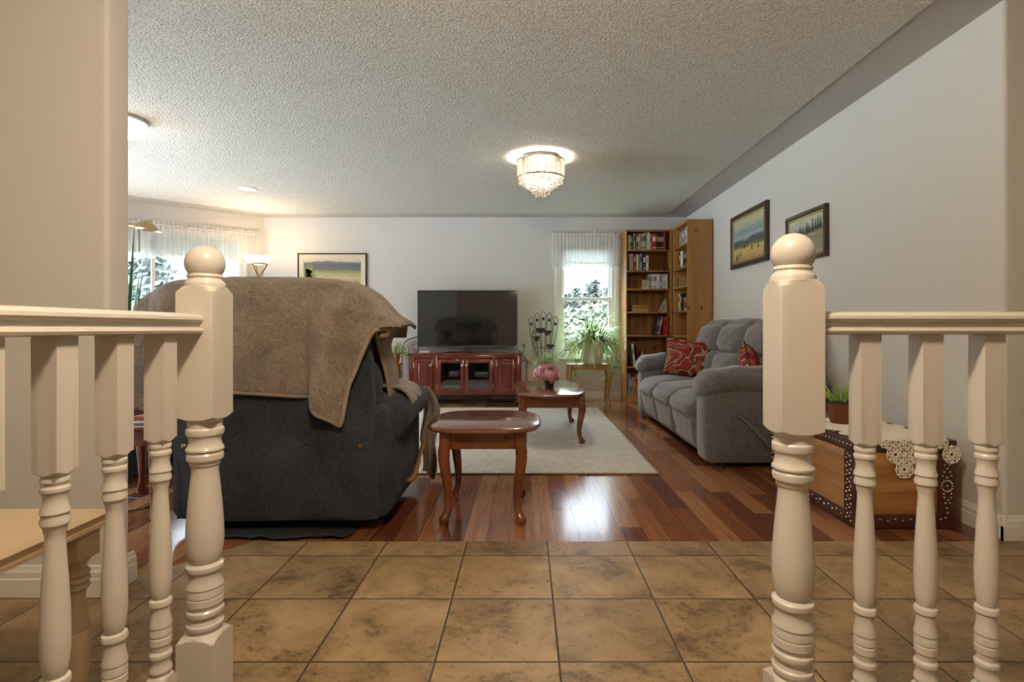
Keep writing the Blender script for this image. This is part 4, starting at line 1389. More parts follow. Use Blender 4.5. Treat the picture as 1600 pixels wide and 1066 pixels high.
book_row([('blue-grey', .026, .185, .14, 'teal', 0, 0), ('sage', .016, .185, .14, None, 0, 0), ('white', .020, .188, .14, 'grey', 0, 0), ('pink', .014, .185, .14, None, 0, 0), ('pale blue', .018, .185, .14, 'navy', 0, 0), ('cream', .014, .186, .14, None, 0, 0),
          ('pale blue', .024, .188, .14, 'white', 0, 0), ('grey', .012, .185, .14, None, 0, 0), ('pale blue', .018, .186, .14, 'navy', 0, 0), ('mauve', .014, .185, .14, 'white', 0, 0), ('pale blue', .018, .185, .14, None, 0, 0),
          ('grey', .016, .186, .14, 'white', 0, 0), ('white', .022, .186, .14, None, 0, 0)],
         (X(1013.5, y1), y1, SH[2]), 'x', 'on the third shelf of the back bookcase', 'books on the third shelf of the back bookcase')
book_row([('purple-black', .040, .225, D1, 'mauve', .22, 0), ('mauve', .022, .235, D1, 'white', .20, -.045), ('red', .060, .230, D1, 'dark red', 0.0, .004)],
         (X(1022.5, y1), y1, SH[4]), 'x', 'on the fifth shelf of the back bookcase', 'books on the fifth shelf of the back bookcase')
book_row([('black', .016, .26, D1, None, -.10, .012), ('white', .026, .285, D1, 'grey', -.10, .0), ('dark red', .018, .26, D1, None, -.08, .01), ('tan', .022, .19, D1, 'pink', 0, .02)],
         (xL, y1, SH[5]), 'x', 'on the sixth shelf of the back bookcase', 'books on the sixth shelf of the back bookcase')
book_row([('blue-grey', .024, .27, D1, None, 0, .012), ('teal', .014, .22, D1, 'white', 0, .0), ('sage', .026, .22, D1, 'grey', 0, 0), ('grey', .014, .24, D1, None, 0, 0), ('red', .016, .22, D1, 'orange', 0, 0), ('orange', .024, .25, D1, 'red', 0, 0), ('yellow', .022, .25, D1, None, 0, 0), ('white', .030, .23, D1, 'red', 0, 0)],
         (xL, y1, SH[6]), 'x', 'on the bottom shelf of the back bookcase', 'books on the bottom shelf of the back bookcase')
xs2 = B2X0 + 0.03
book_row([('mauve', .048, .165, .15, None, 0, .03), ('grey', .040, .170, .15, 'mauve', 0, .004), ('mauve', .060, .178, .15, 'grey', 0, .002), ('mauve', .048, .180, .15, 'white', 0, .002), ('grey', .050, .188, .15, 'mauve', 0, .002), ('mauve', .052, .190, .15, 'white', 0, .002), ('white', .030, .205, .15, None, 0, 0)],
         (xs2, B2Y1 - 0.13, SH[0]), 'y', 'on the top shelf of the side-on bookcase', 'books on the top shelf of the side-on bookcase')
book_row([('black', .06, .19, .15, 'cream', 0, .03), ('white', .075, .20, .15, 'pale blue', 0, .005), ('black', .07, .185, .15, 'tan', 0, .03), ('black', .065, .185, .15, 'orange', 0, .0), ('dark red', .05, .19, .15, 'tan', 0, .0)],
         (xs2, B2Y1 - 0.14, SH[1]), 'y', 'on the second shelf of the side-on bookcase', 'books on the second shelf of the side-on bookcase')
book_row([('black', .020, .12, .10, None, 0, 0), ('tan', .03, .13, .10, None, 0, .03)],
         (xs2, B2Y1 - 0.10, SH[2]), 'y', 'on the third shelf of the side-on bookcase', 'books on the third shelf of the side-on bookcase')
book_row([('cream', .070, .215, .15, 'brown', 0, 0), ('black', .060, .21, .15, 'cream', 0, 0)],
         (xs2, B2Y1 - 0.15, SH[3]), 'y', 'on the fourth shelf of the side-on bookcase', 'books on the fourth shelf of the side-on bookcase')

# ornaments on the shelves
m_boxwood = wood('honey_wood_box', (0.42, 0.22, 0.07), (0.58, 0.34, 0.12), 'X', 6, 0.4)
bk = thing('keepsake_box', 'small honey-coloured wooden box on the fourth shelf of the back bookcase', 'box', (X(999, 6.85), 6.85, SH[3]))
bm = nb(); box(bm, X(986.5, 6.85), X(1011.5, 6.85), 6.79, 6.93, SH[3] + 0.0005, SH[3] + 0.050, 0.003); obj('box_body', bm, m_boxwood, bk)
bm = nb(); box(bm, X(986.2, 6.85), X(1011.8, 6.85), 6.788, 6.932, SH[3] + 0.052, SH[3] + 0.088, 0.004); obj('lid', bm, m_boxwood, bk)
m_stone = M('grey_brown_stone', (0.20, 0.17, 0.13), 0.5, var=(30, (0.40, 0.36, 0.30)))
bm = nb()
cx_ = X(1033, 6.86)
extrude_y(bm, [(cx_ - 0.065, SH[3] + 0.0005), (cx_ + 0.06, SH[3] + 0.0005), (cx_ + 0.06, SH[3] + 0.10), (cx_ + 0.045, SH[3] + 0.168), (cx_ + 0.035, SH[3] + 0.165)], 6.80, 6.87)
props(obj('stone_sculpture', bm, m_stone, None, smooth=0, loc=(cx_, 6.83, SH[3])), 'tapering grey stone sculpture right of the keepsake box', 'sculpture')
gc = thing('greeting_card', 'small cream card with a dark drawing beside the pale blue books', 'card', (X(1008.5, 6.80), 6.80, SH[2]))
bm = nb()
for (a, b_) in ((6.790, 6.795), (6.825, 6.830)):
    with slot(bm, 0): box(bm, X(1003.5, 6.8), X(1012, 6.8), a, b_, SH[2] + 0.0005, SH[2] + 0.118, 0.001)
obj('card_paper', bm, M('cream_card', (0.55, 0.45, 0.28), 0.7), gc)
bm = nb(); tube(bm, spline([(X(1004.5, 6.788), 6.7885, SH[2] + 0.02), (X(1007, 6.788), 6.7885, SH[2] + 0.045), (X(1008, 6.788), 6.7885, SH[2] + 0.06), (X(1010, 6.788), 6.7885, SH[2] + 0.09)], 5), 0.005, 6, True, 0.3)
obj('drawing', bm, BM_['brown'], gc)
bm = nb(); box(bm, X(1002, 6.78), X(1013, 6.78), 6.74, 6.786, SH[2] + 0.0005, SH[2] + 0.012, 0.002)
props(obj('note_pad', bm, BM_['white'], None, loc=(X(1007, 6.78), 6.76, SH[2])), 'small white note pad lying before the cream card', 'note pad')
m_fig = M('dark_bronze', (0.022, 0.024, 0.028), 0.35, 0.4)
fg = thing('figurine', 'dark seated figurine on the third shelf of the side-on bookcase', 'figurine', (1.93, 6.24, SH[2]))
bm = nb(); lathe(bm, [(0.045, 0.0005), (0.05, 0.02), (0.042, 0.05), (0.032, 0.085), (0.020, 0.105), (0.008, 0.112)], (1.93, 6.24, SH[2]), 16); obj('torso', bm, m_fig, fg)
bm = nb(); sphere(bm, (1.925, 6.24, SH[2] + 0.125), 0.024); obj('head', bm, m_fig, fg)
bx = thing('wooden_crate', 'small carved wooden box on the fourth shelf of the side-on bookcase', 'box', (1.96, 6.24, SH[3]))
bm = nb(); box(bm, 1.875, 2.03, 6.145, 6.335, SH[3] + 0.0005, SH[3] + 0.125, 0.004); obj('box_body', bm, m_boxwood, bx)
bm = nb(); box(bm, 1.87, 2.035, 6.14, 6.34, SH[3] + 0.126, SH[3] + 0.150, 0.004); obj('lid', bm, m_boxwood, bx)
bm = nb(); box(bm, 1.8735, 1.8755, 6.17, 6.31, SH[3] + 0.03, SH[3] + 0.10); obj('front_plate', bm, BM_['brown'], bx)
bm = nb(); box(bm, 1.88, 2.05, 6.15, 6.34, SH[3] + 0.1505, SH[3] + 0.178, 0.003)
props(obj('book', bm, BM_['black'], None, loc=(1.96, 6.24, SH[3] + 0.1505)), 'black book lying flat on the carved wooden box', 'book')
pl = thing('display_plate', 'teal plate standing on the fifth shelf of the side-on bookcase', 'plate', (2.03, 6.24, SH[4]))
bm = nb(); lathe(bm, [(0.0, 0.0), (0.07, 0.002), (0.105, 0.014), (0.11, 0.018), (0.105, 0.020), (0.07, 0.008), (0.0, 0.006)], (0, 0, 0), 32, False, mat=Matrix.Translation((2.06, 6.24, SH[4] + 0.116)) @ Matrix.Rotation(-PI / 2 + 0.15, 4, 'Y'))
obj('dish', bm, M('teal_glaze', (0.05, 0.17, 0.17), 0.2), pl)
bm = nb(); tube(bm, [(2.0, 6.20, SH[4] + 0.004), (2.09, 6.20, SH[4] + 0.004), (2.105, 6.20, SH[4] + 0.09)], 0.003, 6); tube(bm, [(2.0, 6.28, SH[4] + 0.004), (2.09, 6.28, SH[4] + 0.004), (2.105, 6.28, SH[4] + 0.09)], 0.003, 6)
obj('plate_stand', bm, m_black, pl)

# =================================================================== SOFAS
def sofa(name, label, loc, rotz, seats, seat_w, mat, arm_w=0.25, Dp=0.94, levers=(-1,)):
    """local: front faces -x (front plane x=0), y runs along the sofa, centred"""
    root = thing(name, label, 'sofa', loc, rotz)
    Lh = seats * seat_w / 2 + arm_w
    sw = seats * seat_w / 2
    def part(nm, bm, m=mat, parent=None, sm=70): return obj(nm, bm, m, parent or root, local=True, smooth=sm)
    for sgn in (-1, 1):
        yc = sgn * (sw + arm_w / 2)
        bm = nb()
        rbox(bm, (0.43, yc, 0.30), (0.41, arm_w / 2 - 0.012, 0.265), 0.045, 10, (0.012, 0.006, 0))
        a = part('arm', bm)
        def fn(q, p, sgn=sgn):
            q = q.copy()
            if p[0] < -0.3: q.z -= 0.05 * (-p[0] - 0.3) ** 2 * 1.6
            q.z += 0.006 * math.sin(p[0] * 13) * (p[2] > 0) + 0.004 * math.sin(p[1] * 8 + p[0] * 4)
            return q
        bm = nb(); rbox(bm, (0.42, yc, 0.592), (0.43, arm_w / 2 + 0.012, 0.082), 0.072, 14, (0.012, 0.012, 0.012), fn=fn)
        obj('arm_pad', bm, mat, a, local=True, smooth=80)
    for k in range(seats):
        yc = -sw + seat_w * (k + 0.5)
        hw = seat_w / 2 - 0.001
        def seatfn(q, p):
            q = q.copy()
            # rounded waterfall front with soft wrinkles
            q.z += 0.007 * math.sin(p[1] * 15 + p[0] * 3) * max(0, -p[0])
            if p[0] < 0: q.z -= 0.035 * p[0] ** 2 * (p[2] > 0)
            return q
        bm = nb(); rbox(bm, (0.32, yc, 0.372), (0.34, hw, 0.092), 0.07, 14, (0.02, 0.004, 0.025), fn=seatfn)
        part('seat_cushion', bm)
        def footfn(q, p):
            q = q.copy()
            q.x += 0.009 * math.sin(p[1] * 17 + p[2] * 2) * (p[0] < 0)
            q.x += 0.05 * ((-p[2] + 1) / 2) ** 1.5
            return q
        bm = nb(); rbox(bm, (0.075, yc, 0.20), (0.075, hw, 0.145), 0.05, 12, (0.015, 0.004, 0.0), fn=footfn)
        part('footrest', bm)
        def backfn(q, p):
            q = q.copy(); q.x += 0.07 * p[2] * 0.5
            q.x += 0.004 * math.sin(p[1] * 9 + p[2] * 6)
            return q
        bm = nb(); rbox(bm, (0.645, yc, 0.605), (0.12, hw, 0.155), 0.09, 12, (0.045, 0.006, 0.01), fn=backfn)
        part('lumbar_cushion', bm)
        bm = nb(); rbox(bm, (0.72, yc, 0.865), (0.135, hw + 0.004, 0.155), 0.115, 14, (0.045, 0.008, 0.018), fn=backfn)
        part('head_cushion', bm)
    bm = nb(); rbox(bm, (0.50, 0, 0.17), (0.42, Lh - 0.09, 0.13), 0.03, 6); part('base', bm)
    bm = nb()
    poly = [(0.70, 0.08), (0.90, 0.08), (0.935, 0.50), (0.935, 0.88), (0.91, 0.94), (0.86, 0.945), (0.80, 0.90), (0.74, 0.5)]
    extrude_y(bm, poly, -sw - 0.03, sw + 0.03)
    bmesh.ops.bevel(bm, geom=list(bm.edges), offset=0.018, segments=3, profile=0.5, affect='EDGES')
    part('back_frame', bm)
    bm = nb()
    for x in (0.16, 0.80):
        for y in (-Lh + 0.10, Lh - 0.10): lathe(bm, [(0.025, 0.0), (0.028, 0.05)], (x, y, 0), 12)
    part('feet', bm, m_black)
    for sgn in levers:
        yy = sgn * (Lh + 0.012)
        bm = nb(); tube(bm, [(0.46, yy - sgn * 0.02, 0.145), (0.455, yy, 0.148), (0.43, yy + sgn * 0.006, 0.165), (0.33, yy + sgn * 0.008, 0.27), (0.24, yy + sgn * 0.008, 0.355), (0.225, yy + sgn * 0.008, 0.368)], [0.018, 0.024, 0.024, 0.013, 0.010, 0.012], 12, True, 0.7)
        part('recline_lever', bm, m_grlever)
    return root
m_sofa = fabric('grey_microfibre', (0.092, 0.097, 0.102), (0.178, 0.185, 0.192), 120, 0.45, 0.25, False)
m_grlever = M('grey_lever', (0.20, 0.185, 0.165), 0.35)
SY = 4.685; SX0 = 1.195
sofa('sofa', 'grey microfibre reclining sofa with pillows along the right wall', (SX0, SY, 0), 0, 3, 0.575, m_sofa)
sofa('loveseat', 'dark grey loveseat at far left, mostly hidden behind the recliner', (-2.37, 3.95, 0), PI, 2, 0.56, m_rec, levers=())

# throw pillows
def pillow_mat():
    m, t, b = new_mat('paisley_tapestry')
    v = coords(t)
    n = node(t, 'ShaderNodeTexNoise'); n.inputs['Scale'].default_value = 4.5; n.inputs['Detail'].default_value = 1.5; n.inputs['Distortion'].default_value = 1.8; lk(t, v, n.inputs['Vector'])
    wv = node(t, 'ShaderNodeTexWave', wave_type='RINGS'); wv.inputs['Scale'].default_value = 4.0; wv.inputs['Distortion'].default_value = 9.0; wv.inputs['Detail'].default_value = 1.2; wv.inputs['Detail Scale'].default_value = 1.6; lk(t, v, wv.inputs['Vector'])
    a = ramp(t, wv.outputs['Fac'], [(0.0, (0.27, 0.020, 0.028)), (0.24, (0.20, 0.016, 0.024)), (0.28, (0.02, 0.016, 0.02)), (0.36, (0.02, 0.018, 0.025)), (0.40, (0.36, 0.24, 0.12)), (0.66, (0.42, 0.30, 0.16)), (0.74, (0.10, 0.06, 0.03)), (0.88, (0.045, 0.05, 0.09)), (0.93, (0.30, 0.025, 0.03))], 'LINEAR')
    bsel = ramp(t, n.outputs['Fac'], [(0.50, (0, 0, 0)), (0.56, (1, 1, 1))])
    c2 = ramp(t, n.outputs['Color'], [(0.45, (0.25, 0.018, 0.025)), (0.55, (0.33, 0.20, 0.085))])
    col = mixc(t, math_(t, 'MULTIPLY', bsel.outputs[0], 0.5), a.outputs[0], c2.outputs[0])
    lk(t, col, b.inputs['Base Color'])
    b.inputs['Roughness'].default_value = 0.85
    b.inputs['Specular IOR Level'].default_value = 0.2
    bump_(t, b, noise_(t, v, 200, 2), 0.3, 0.004)
    return m
m_pillow = pillow_mat()
m_cord = M('dark_pillow_piping', (0.03, 0.022, 0.018), 0.9)
def pillow(label, loc, rot, s=0.225, th=0.085, asp=0.84):
    bm = nb()
    N = 22
    mats = Matrix.LocRotScale(None, rot, None)
    def pt(i, j, sgn):
        a, b_ = -1 + 2 * i / N, -1 + 2 * j / N
        e = max(0, (1 - a ** 4) * (1 - b_ ** 4)) ** 0.55
        pin = 1 - 0.09 * (1 - abs(a) ** 2) * abs(b_) ** 3 , 1 - 0.09 * (1 - abs(b_) ** 2) * abs(a) ** 3
        return mats @ Vector((a * s * pin[1], sgn * th * e, b_ * s * asp * pin[0]))
    for sgn in (-1, 1):
        sheet(bm, [[pt(i, j, sgn) for i in range(N + 1)] for j in range(N + 1)])
    bmesh.ops.remove_doubles(bm, verts=bm.verts, dist=1e-5)
    root = thing('throw_pillow', label, 'pillow', loc, 0, 'paisley throw pillows')
    obj('cover', bm, m_pillow, root, local=True, smooth=180)
    bm = nb()
    edge = [pt(i, 0, 0) for i in range(N)] + [pt(N, j, 0) for j in range(N)] + [pt(N - i, N, 0) for i in range(N)] + [pt(0, N - j, 0) for j in range(N + 1)]
    tube(bm, edge, 0.006, 6)
    obj('piping', bm, m_cord, root, local=True)
    return root
from mathutils import Euler
pillow('red and gold paisley pillow leaning at the far end of the grey sofa', (1.585, 5.19, 0.655), Euler((math.radians(-24), math.radians(8), math.radians(-12))).to_quaternion(), 0.235, 0.085)
pillow('red paisley pillow at the near end of the grey sofa, mostly behind the newel post', (1.72, 4.05, 0.585), Euler((math.radians(-16), math.radians(38), math.radians(58))).to_quaternion(), 0.215, 0.08)

# =================================================================== PAINTINGS
def painting_mat(name, stops, nscale, dist, hueamt, bumpy=0.3):
    m, t, b = new_mat(name)
    tc = node(t, 'ShaderNodeTexCoord')
    se = node(t, 'ShaderNodeSeparateXYZ'); lk(t, tc.outputs['UV'], se.inputs[0])
    mp = node(t, 'ShaderNodeMapping'); mp.inputs['Scale'].default_value = (1.5, 3.2, 1); lk(t, tc.outputs['UV'], mp.inputs[0])
    n = noise_(t, mp.outputs[0], nscale, 5, 0.6, 0.4)
    n2 = noise_(t, mp.outputs[0], nscale * 5, 3, 0.6, 0.8)
    f = math_(t, 'ADD', se.outputs[1], math_(t, 'MULTIPLY', math_(t, 'SUBTRACT', n, 0.5), dist))
    r = ramp(t, f, stops)
    var = ramp(t, n2, [(0.3, (0.55, 0.55, 0.6)), (0.7, (1.4, 1.38, 1.3))])
    col = mixc(t, hueamt, r.outputs[0], var.outputs[0], 'MULTIPLY')
    lk(t, col, b.inputs['Base Color'])
    b.inputs['Roughness'].default_value = 0.55
    bump_(t, b, n2, bumpy, 0.003)
    return m, t, b, se, col

def picture(name, label, loc, rotz, w, h, fw, fd, m_frame, m_liner, liner, m_canvas, extra=None, tilt=0.0):
    """local x to the right, z up, faces -y, centred"""
    root = thing(name, label, 'painting', loc, rotz)
    def framepart(nm, W_, H_, f, y0, y1, mat, bev):
        bm = nb()
        for s, yy in ():
            pass
        rings = []
        for s, yy in ((0, y1), (0, y0 + bev), (bev, y0), (f - bev, y0 + 0.004), (f, y0 + 0.010), (f, y1)):
            rings.append([Vector((-W_ / 2 + s, yy, -H_ / 2 + s)), Vector((W_ / 2 - s, yy, -H_ / 2 + s)), Vector((W_ / 2 - s, yy, H_ / 2 - s)), Vector((-W_ / 2 + s, yy, H_ / 2 - s))])
        ring_loft(bm, rings + [rings[0]], cap=False)
        return obj(nm, bm, mat, root, local=True, smooth=0, doubles=True)
    framepart('frame', w, h, fw, -fd, -0.001, m_frame, 0.005)
    framepart('liner', w - 2 * fw, h - 2 * fw, liner, -fd + 0.010, -0.002, m_liner, 0.002)
    cw, ch = w - 2 * fw - 2 * liner, h - 2 * fw - 2 * liner
    bm = nb()
    vs = [bm.verts.new((x * cw / 2, -fd + 0.016, z * ch / 2)) for x, z in ((-1, -1), (1, -1), (1, 1), (-1, 1))]
    vb = [bm.verts.new((x * cw / 2, -0.004, z * ch / 2)) for x, z in ((-1, -1), (1, -1), (1, 1), (-1, 1))]
    f = bm.faces.new(vs)
    bm.faces.new(list(reversed(vb)))
    for k in range(4): bm.faces.new((vs[k], vs[(k + 1) % 4], vb[(k + 1) % 4], vb[k]))
    uv = bm.loops.layers.uv.new('UVMap')
    for fc in bm.faces:
        for l in fc.loops: l[uv].uv = (l.vert.co.x / cw + 0.5, l.vert.co.z / ch + 0.5)
    cv = obj('canvas', bm, m_canvas, root, local=True, smooth=0)
    if extra: extra(root, cw, ch, -fd + 0.0155)
    return root

def blot(bm, cx, cz, rx, rz, y, seed, n=14, d=0.002):
    rnd = random.Random(seed)
    ring = [(cx + rx * math.cos(2 * PI * k / n) * rnd.uniform(0.75, 1.15), cz + rz * math.sin(2 * PI * k / n) * rnd.uniform(0.75, 1.15)) for k in range(n)]
    extrude_y(bm, ring, y - d, y + 0.0005)

m_fr_dark = wood('dark_walnut_frame', (0.030, 0.018, 0.010), (0.075, 0.045, 0.022), 'X', 9, 0.35)
m_fr_black = M('black_brown_frame', (0.022, 0.016, 0.011), 0.3)
m_gilt = M('dull_gilt_liner', (0.34, 0.24, 0.10), 0.4, 0.4)
m_matb = M('cream_mat_board', (0.66, 0.62, 0.48), 0.8)
m_strk = M('painted_pines', (0.035, 0.05, 0.035), 0.7)
m_strk2 = M('painted_olive_tree', (0.10, 0.13, 0.03), 0.7, var=(40, (0.30, 0.33, 0.12)))
mA = painting_mat('valley_watercolour', [(0.0, (0.36, 0.36, 0.40)), (0.22, (0.50, 0.42, 0.24)), (0.42, (0.55, 0.47, 0.28)), (0.56, (0.40, 0.40, 0.20)), (0.66, (0.16, 0.18, 0.10)), (0.72, (0.12, 0.13, 0.15)), (0.84, (0.11, 0.12, 0.17)), (0.90, (0.16, 0.17, 0.20)), (0.94, (0.56, 0.53, 0.42)), (1.0, (0.62, 0.58, 0.46))], 2.6, 0.16, 0.5)[0]
def exA(root, cw, ch, y):
    bm = nb()
    for k, (a, b_, r1_, r2_) in enumerate(((-0.40, 0.20, 0.055, 0.07), (-0.44, 0.08, 0.05, 0.06), (-0.36, 0.02, 0.045, 0.055), (-0.41, -0.08, 0.05, 0.06))): blot(bm, a * cw, b_ * ch, r1_, r2_, y, k)
    obj('painted_tree', bm, m_strk2, root, local=True, smooth=0)
    bm = nb()
    for k, (a, hh) in enumerate(((0.22, 0.10), (0.30, 0.17), (0.335, 0.11), (0.40, 0.16), (0.43, 0.12), (0.46, 0.09))):
        extrude_y(bm, [(a * cw - 0.014, -0.33 * ch), (a * cw + 0.014, -0.33 * ch), (a * cw, (-0.30 + hh) * ch)], y - 0.002, y)
    obj('painted_pines', bm, m_strk, root, local=True, smooth=0)
px0, px1 = X(466, YB), X(573.5, YB)
picture('landscape_painting', 'valley watercolour in a thin dark frame on the back wall above the recliner', ((px0 + px1) / 2, YB - 0.001, (Z(396, YB) + 1.36) / 2), 0, px1 - px0, Z(396, YB) - 1.36, 0.017, 0.028, m_fr_black, m_matb, 0.062, mA, exA)
mB = painting_mat('foothills_oil', [(0.0, (0.36, 0.25, 0.09)), (0.16, (0.52, 0.37, 0.12)), (0.28, (0.48, 0.38, 0.12)), (0.33, (0.13, 0.16, 0.05)), (0.40, (0.055, 0.07, 0.075)), (0.48, (0.075, 0.09, 0.13)), (0.53, (0.36, 0.42, 0.40)), (0.66, (0.20, 0.27, 0.33)), (0.78, (0.34, 0.40, 0.40)), (0.90, (0.50, 0.50, 0.28)), (1.0, (0.42, 0.46, 0.30))], 2.2, 0.20, 0.6)[0]
def exB(root, cw, ch, y):
    bm = nb()
    for k, (a, b_, hh) in enumerate(((-0.40, -0.46, 0.13), (-0.33, -0.44, 0.14), (-0.25, -0.38, 0.10), (-0.12, -0.22, 0.10), (0.13, -0.30, 0.13), (0.33, -0.30, 0.10))):
        extrude_y(bm, [(a * cw - 0.013, b_ * ch), (a * cw + 0.013, b_ * ch), (a * cw + 0.003, (b_ + hh) * ch), (a * cw - 0.003, (b_ + hh) * ch)], y - 0.002, y)
    obj('painted_pines', bm, m_strk, root, local=True, smooth=0)
YA0, YA1 = F * XR / (1203 - CX), F * XR / (1147 - CX)
picture('landscape_painting', 'larger foothills oil painting on the right wall above the grey sofa', (XR - 0.001, (YA0 + YA1) / 2, 1.815), -PI / 2, YA1 - YA0, 0.53, 0.040, 0.040, m_fr_dark, m_gilt, 0.020, mB, exB)
mC = painting_mat('pine_hillside_oil', [(0.0, (0.40, 0.34, 0.30)), (0.14, (0.22, 0.22, 0.20)), (0.26, (0.36, 0.26, 0.18)), (0.40, (0.20, 0.24, 0.16)), (0.52, (0.42, 0.28, 0.18)), (0.60, (0.10, 0.13, 0.09)), (0.68, (0.17, 0.21, 0.24)), (0.76, (0.44, 0.46, 0.45)), (1.0, (0.56, 0.54, 0.46))], 2.6, 0.3, 0.7)[0]
def exC(root, cw, ch, y):
    bm = nb()
    for k, (a, b_, hh) in enumerate(((-0.40, 0.02, 0.20), (-0.27, 0.05, 0.18), (-0.16, 0.04, 0.28), (-0.08, 0.0, 0.22), (0.05, 0.06, 0.30), (0.12, 0.06, 0.24), (0.22, 0.08, 0.36), (0.30, 0.10, 0.28), (0.37, 0.10, 0.36), (0.44, 0.12, 0.30))):
        extrude_y(bm, [(a * cw - 0.014, b_ * ch), (a * cw + 0.014, b_ * ch), (a * cw, (b_ + hh) * ch)], y - 0.002, y)
    obj('painted_pines', bm, m_strk, root, local=True, smooth=0)
YC0, YC1 = F * XR / (1296 - CX), F * XR / (1233.5 - CX)
picture('landscape_painting', 'smaller pine hillside painting on the right wall, partly behind the newel ball', (XR - 0.001, (YC0 + YC1) / 2, 1.650), -PI / 2, YC1 - YC0, 0.375, 0.030, 0.035, m_fr_dark, m_gilt, 0.018, mC, exC)

# =================================================================== TRUNK AND DOILY
m_trunk = wood('worn_trunk_panel', (0.25, 0.110, 0.030), (0.52, 0.28, 0.10), 'X', 10, 0.35, 0.3)
m_trunk_y = wood('worn_trunk_side', (0.26, 0.115, 0.036), (0.54, 0.29, 0.115), 'Y', 10, 0.35, 0.3)
m_strap = M('oxblood_leather_strip', (0.050, 0.016, 0.014), 0.35, var=(30, (0.090, 0.030, 0.024)))
m_stud = M('nickel_studs', (0.70, 0.62, 0.50), 0.22, 1.0)
TX0, TX1, TY0, TY1, TZ = 1.552, 2.035, 2.52, 3.39, 0.418
tr = thing('storage_trunk', 'studded wooden storage trunk under a lace doily by the right wall', 'trunk', ((TX0 + TX1) / 2, (TY0 + TY1) / 2, 0))
bm = nb(); box(bm, TX0 + 0.008, TX1 - 0.008, TY0 + 0.008, TY1 - 0.008, 0.012, 0.360, 0.003)
obj('body', bm, m_trunk, tr)
bm = nb(); box(bm, TX0 + 0.004, TX0 + 0.009, TY0 + 0.06, TY1 - 0.06, 0.06, 0.330)
obj('side_panel', bm, m_trunk_y, tr)
bm = nb(); box(bm, TX0 + 0.002, TX1 - 0.002, TY0 + 0.002, TY1 - 0.002, 0.364, TZ, 0.006, 3)
obj('lid', bm, m_trunk_y, tr)
def stud(bm, p, nrm, r=0.0052):
    with slot(bm, 1):
        z = Vector(nrm)
        q = z.to_track_quat('Z', 'Y').to_matrix().to_4x4()
        lathe(bm, [(r, 0.0), (r * 0.86, r * 0.35), (r * 0.45, r * 0.6), (0.0005, r * 0.68)], (0, 0, 0), 8, mat=Matrix.Translation(Vector(p)) @ q)
def strap(bxs, studs, nrm, name='strap'):
    bm = nb()
    for b_ in bxs: box(bm, *b_, 0.002)
    for p in studs: stud(bm, p, nrm)
    return obj(name, bm, [m_strap, m_stud], tr, smooth=40)
fy = TY0
# front end: two uprights, bottom rail, lid edge
st = []
cxr, czr = TX1 - 0.046, 0.205
for k in range(14): st.append((cxr + 0.026 * math.cos(2 * PI * k / 14), fy, czr + 0.026 * math.sin(2 * PI * k / 14)))
st.append((cxr, fy, czr))
for (dx, dz) in ((0, 0.125), (-0.010, 0.10), (0.010, 0.10), (0, 0.083), (-0.014, 0.066), (0.014, 0.066), (-0.02, 0.048), (0.02, 0.048), (0, 0.04), (-0.016, -0.038), (0.020, -0.036), (-0.014, -0.054), (0.018, -0.054), (0.004, -0.066), (-0.008, -0.080), (0.012, -0.080), (-0.002, -0.104), (0.004, -0.126), (-0.006, -0.15)):
    st.append((cxr + dx, fy, czr + dz))
strap([(TX1 - 0.088, TX1, fy, fy + 0.012, 0.006, 0.362)], st, (0, -1, 0), 'corner_strap')
st = []
rnd = random.Random(5)
for k in range(17):
    z = 0.03 + k * 0.0195
    st.append((TX0 + 0.022 + 0.008 * (k % 2), fy, z)); st.append((TX0 + 0.046 - 0.006 * (k % 2), fy, z + 0.006))
strap([(TX0, TX0 + 0.062, fy, fy + 0.012, 0.006, 0.362)], st, (0, -1, 0), 'corner_strap')
strap([(TX0 + 0.062, TX1 - 0.088, fy, fy + 0.012, 0.006, 0.070)], [(TX0 + 0.085 + k * 0.036, fy, 0.040 + 0.008 * (k % 2)) for k in range(10)], (0, -1, 0), 'bottom_strap')
strap([(TX0, TX1, fy, fy + 0.010, 0.366, TZ + 0.002)], [(TX0 + 0.02 + k * 0.028, fy, 0.392) for k in range(17)], (0, -1, 0), 'lid_strap')
# long side facing the room
sx = TX0
for (a, b_) in ((TY0 + 0.012, TY0 + 0.085), (TY1 - 0.075, TY1)):
    st = []
    for k in range(16): st += [(sx, a + 0.018 + 0.010 * (k % 2), 0.03 + k * 0.0205), (sx, b_ - 0.018 - 0.010 * (k % 2), 0.038 + k * 0.0205)]
    strap([(sx, sx + 0.012, a, b_, 0.006, 0.362)], st, (-1, 0, 0), 'corner_strap')
strap([(sx, sx + 0.012, TY0 + 0.085, TY1 - 0.075, 0.006, 0.072)], [(sx, TY0 + 0.11 + k * 0.037, 0.040 + 0.010 * (k % 2)) for k in range(19)], (-1, 0, 0), 'bottom_strap')
strap([(sx, sx + 0.010, TY0 + 0.010, TY1, 0.366, TZ + 0.002)], [(sx, TY0 + 0.03 + k * 0.030, 0.392) for k in range(28)], (-1, 0, 0), 'lid_strap')
strap([(sx + 0.010, sx + 0.055, TY0 + 0.010, TY1, TZ - 0.001, TZ + 0.002), (TX1 - 0.05, TX1, TY0 + 0.010, TY1, TZ - 0.001, TZ + 0.002)], [(sx + 0.032, TY0 + 0.03 + k * 0.05, TZ + 0.002) for k in range(17)], (0, 0, 1), 'top_strap')

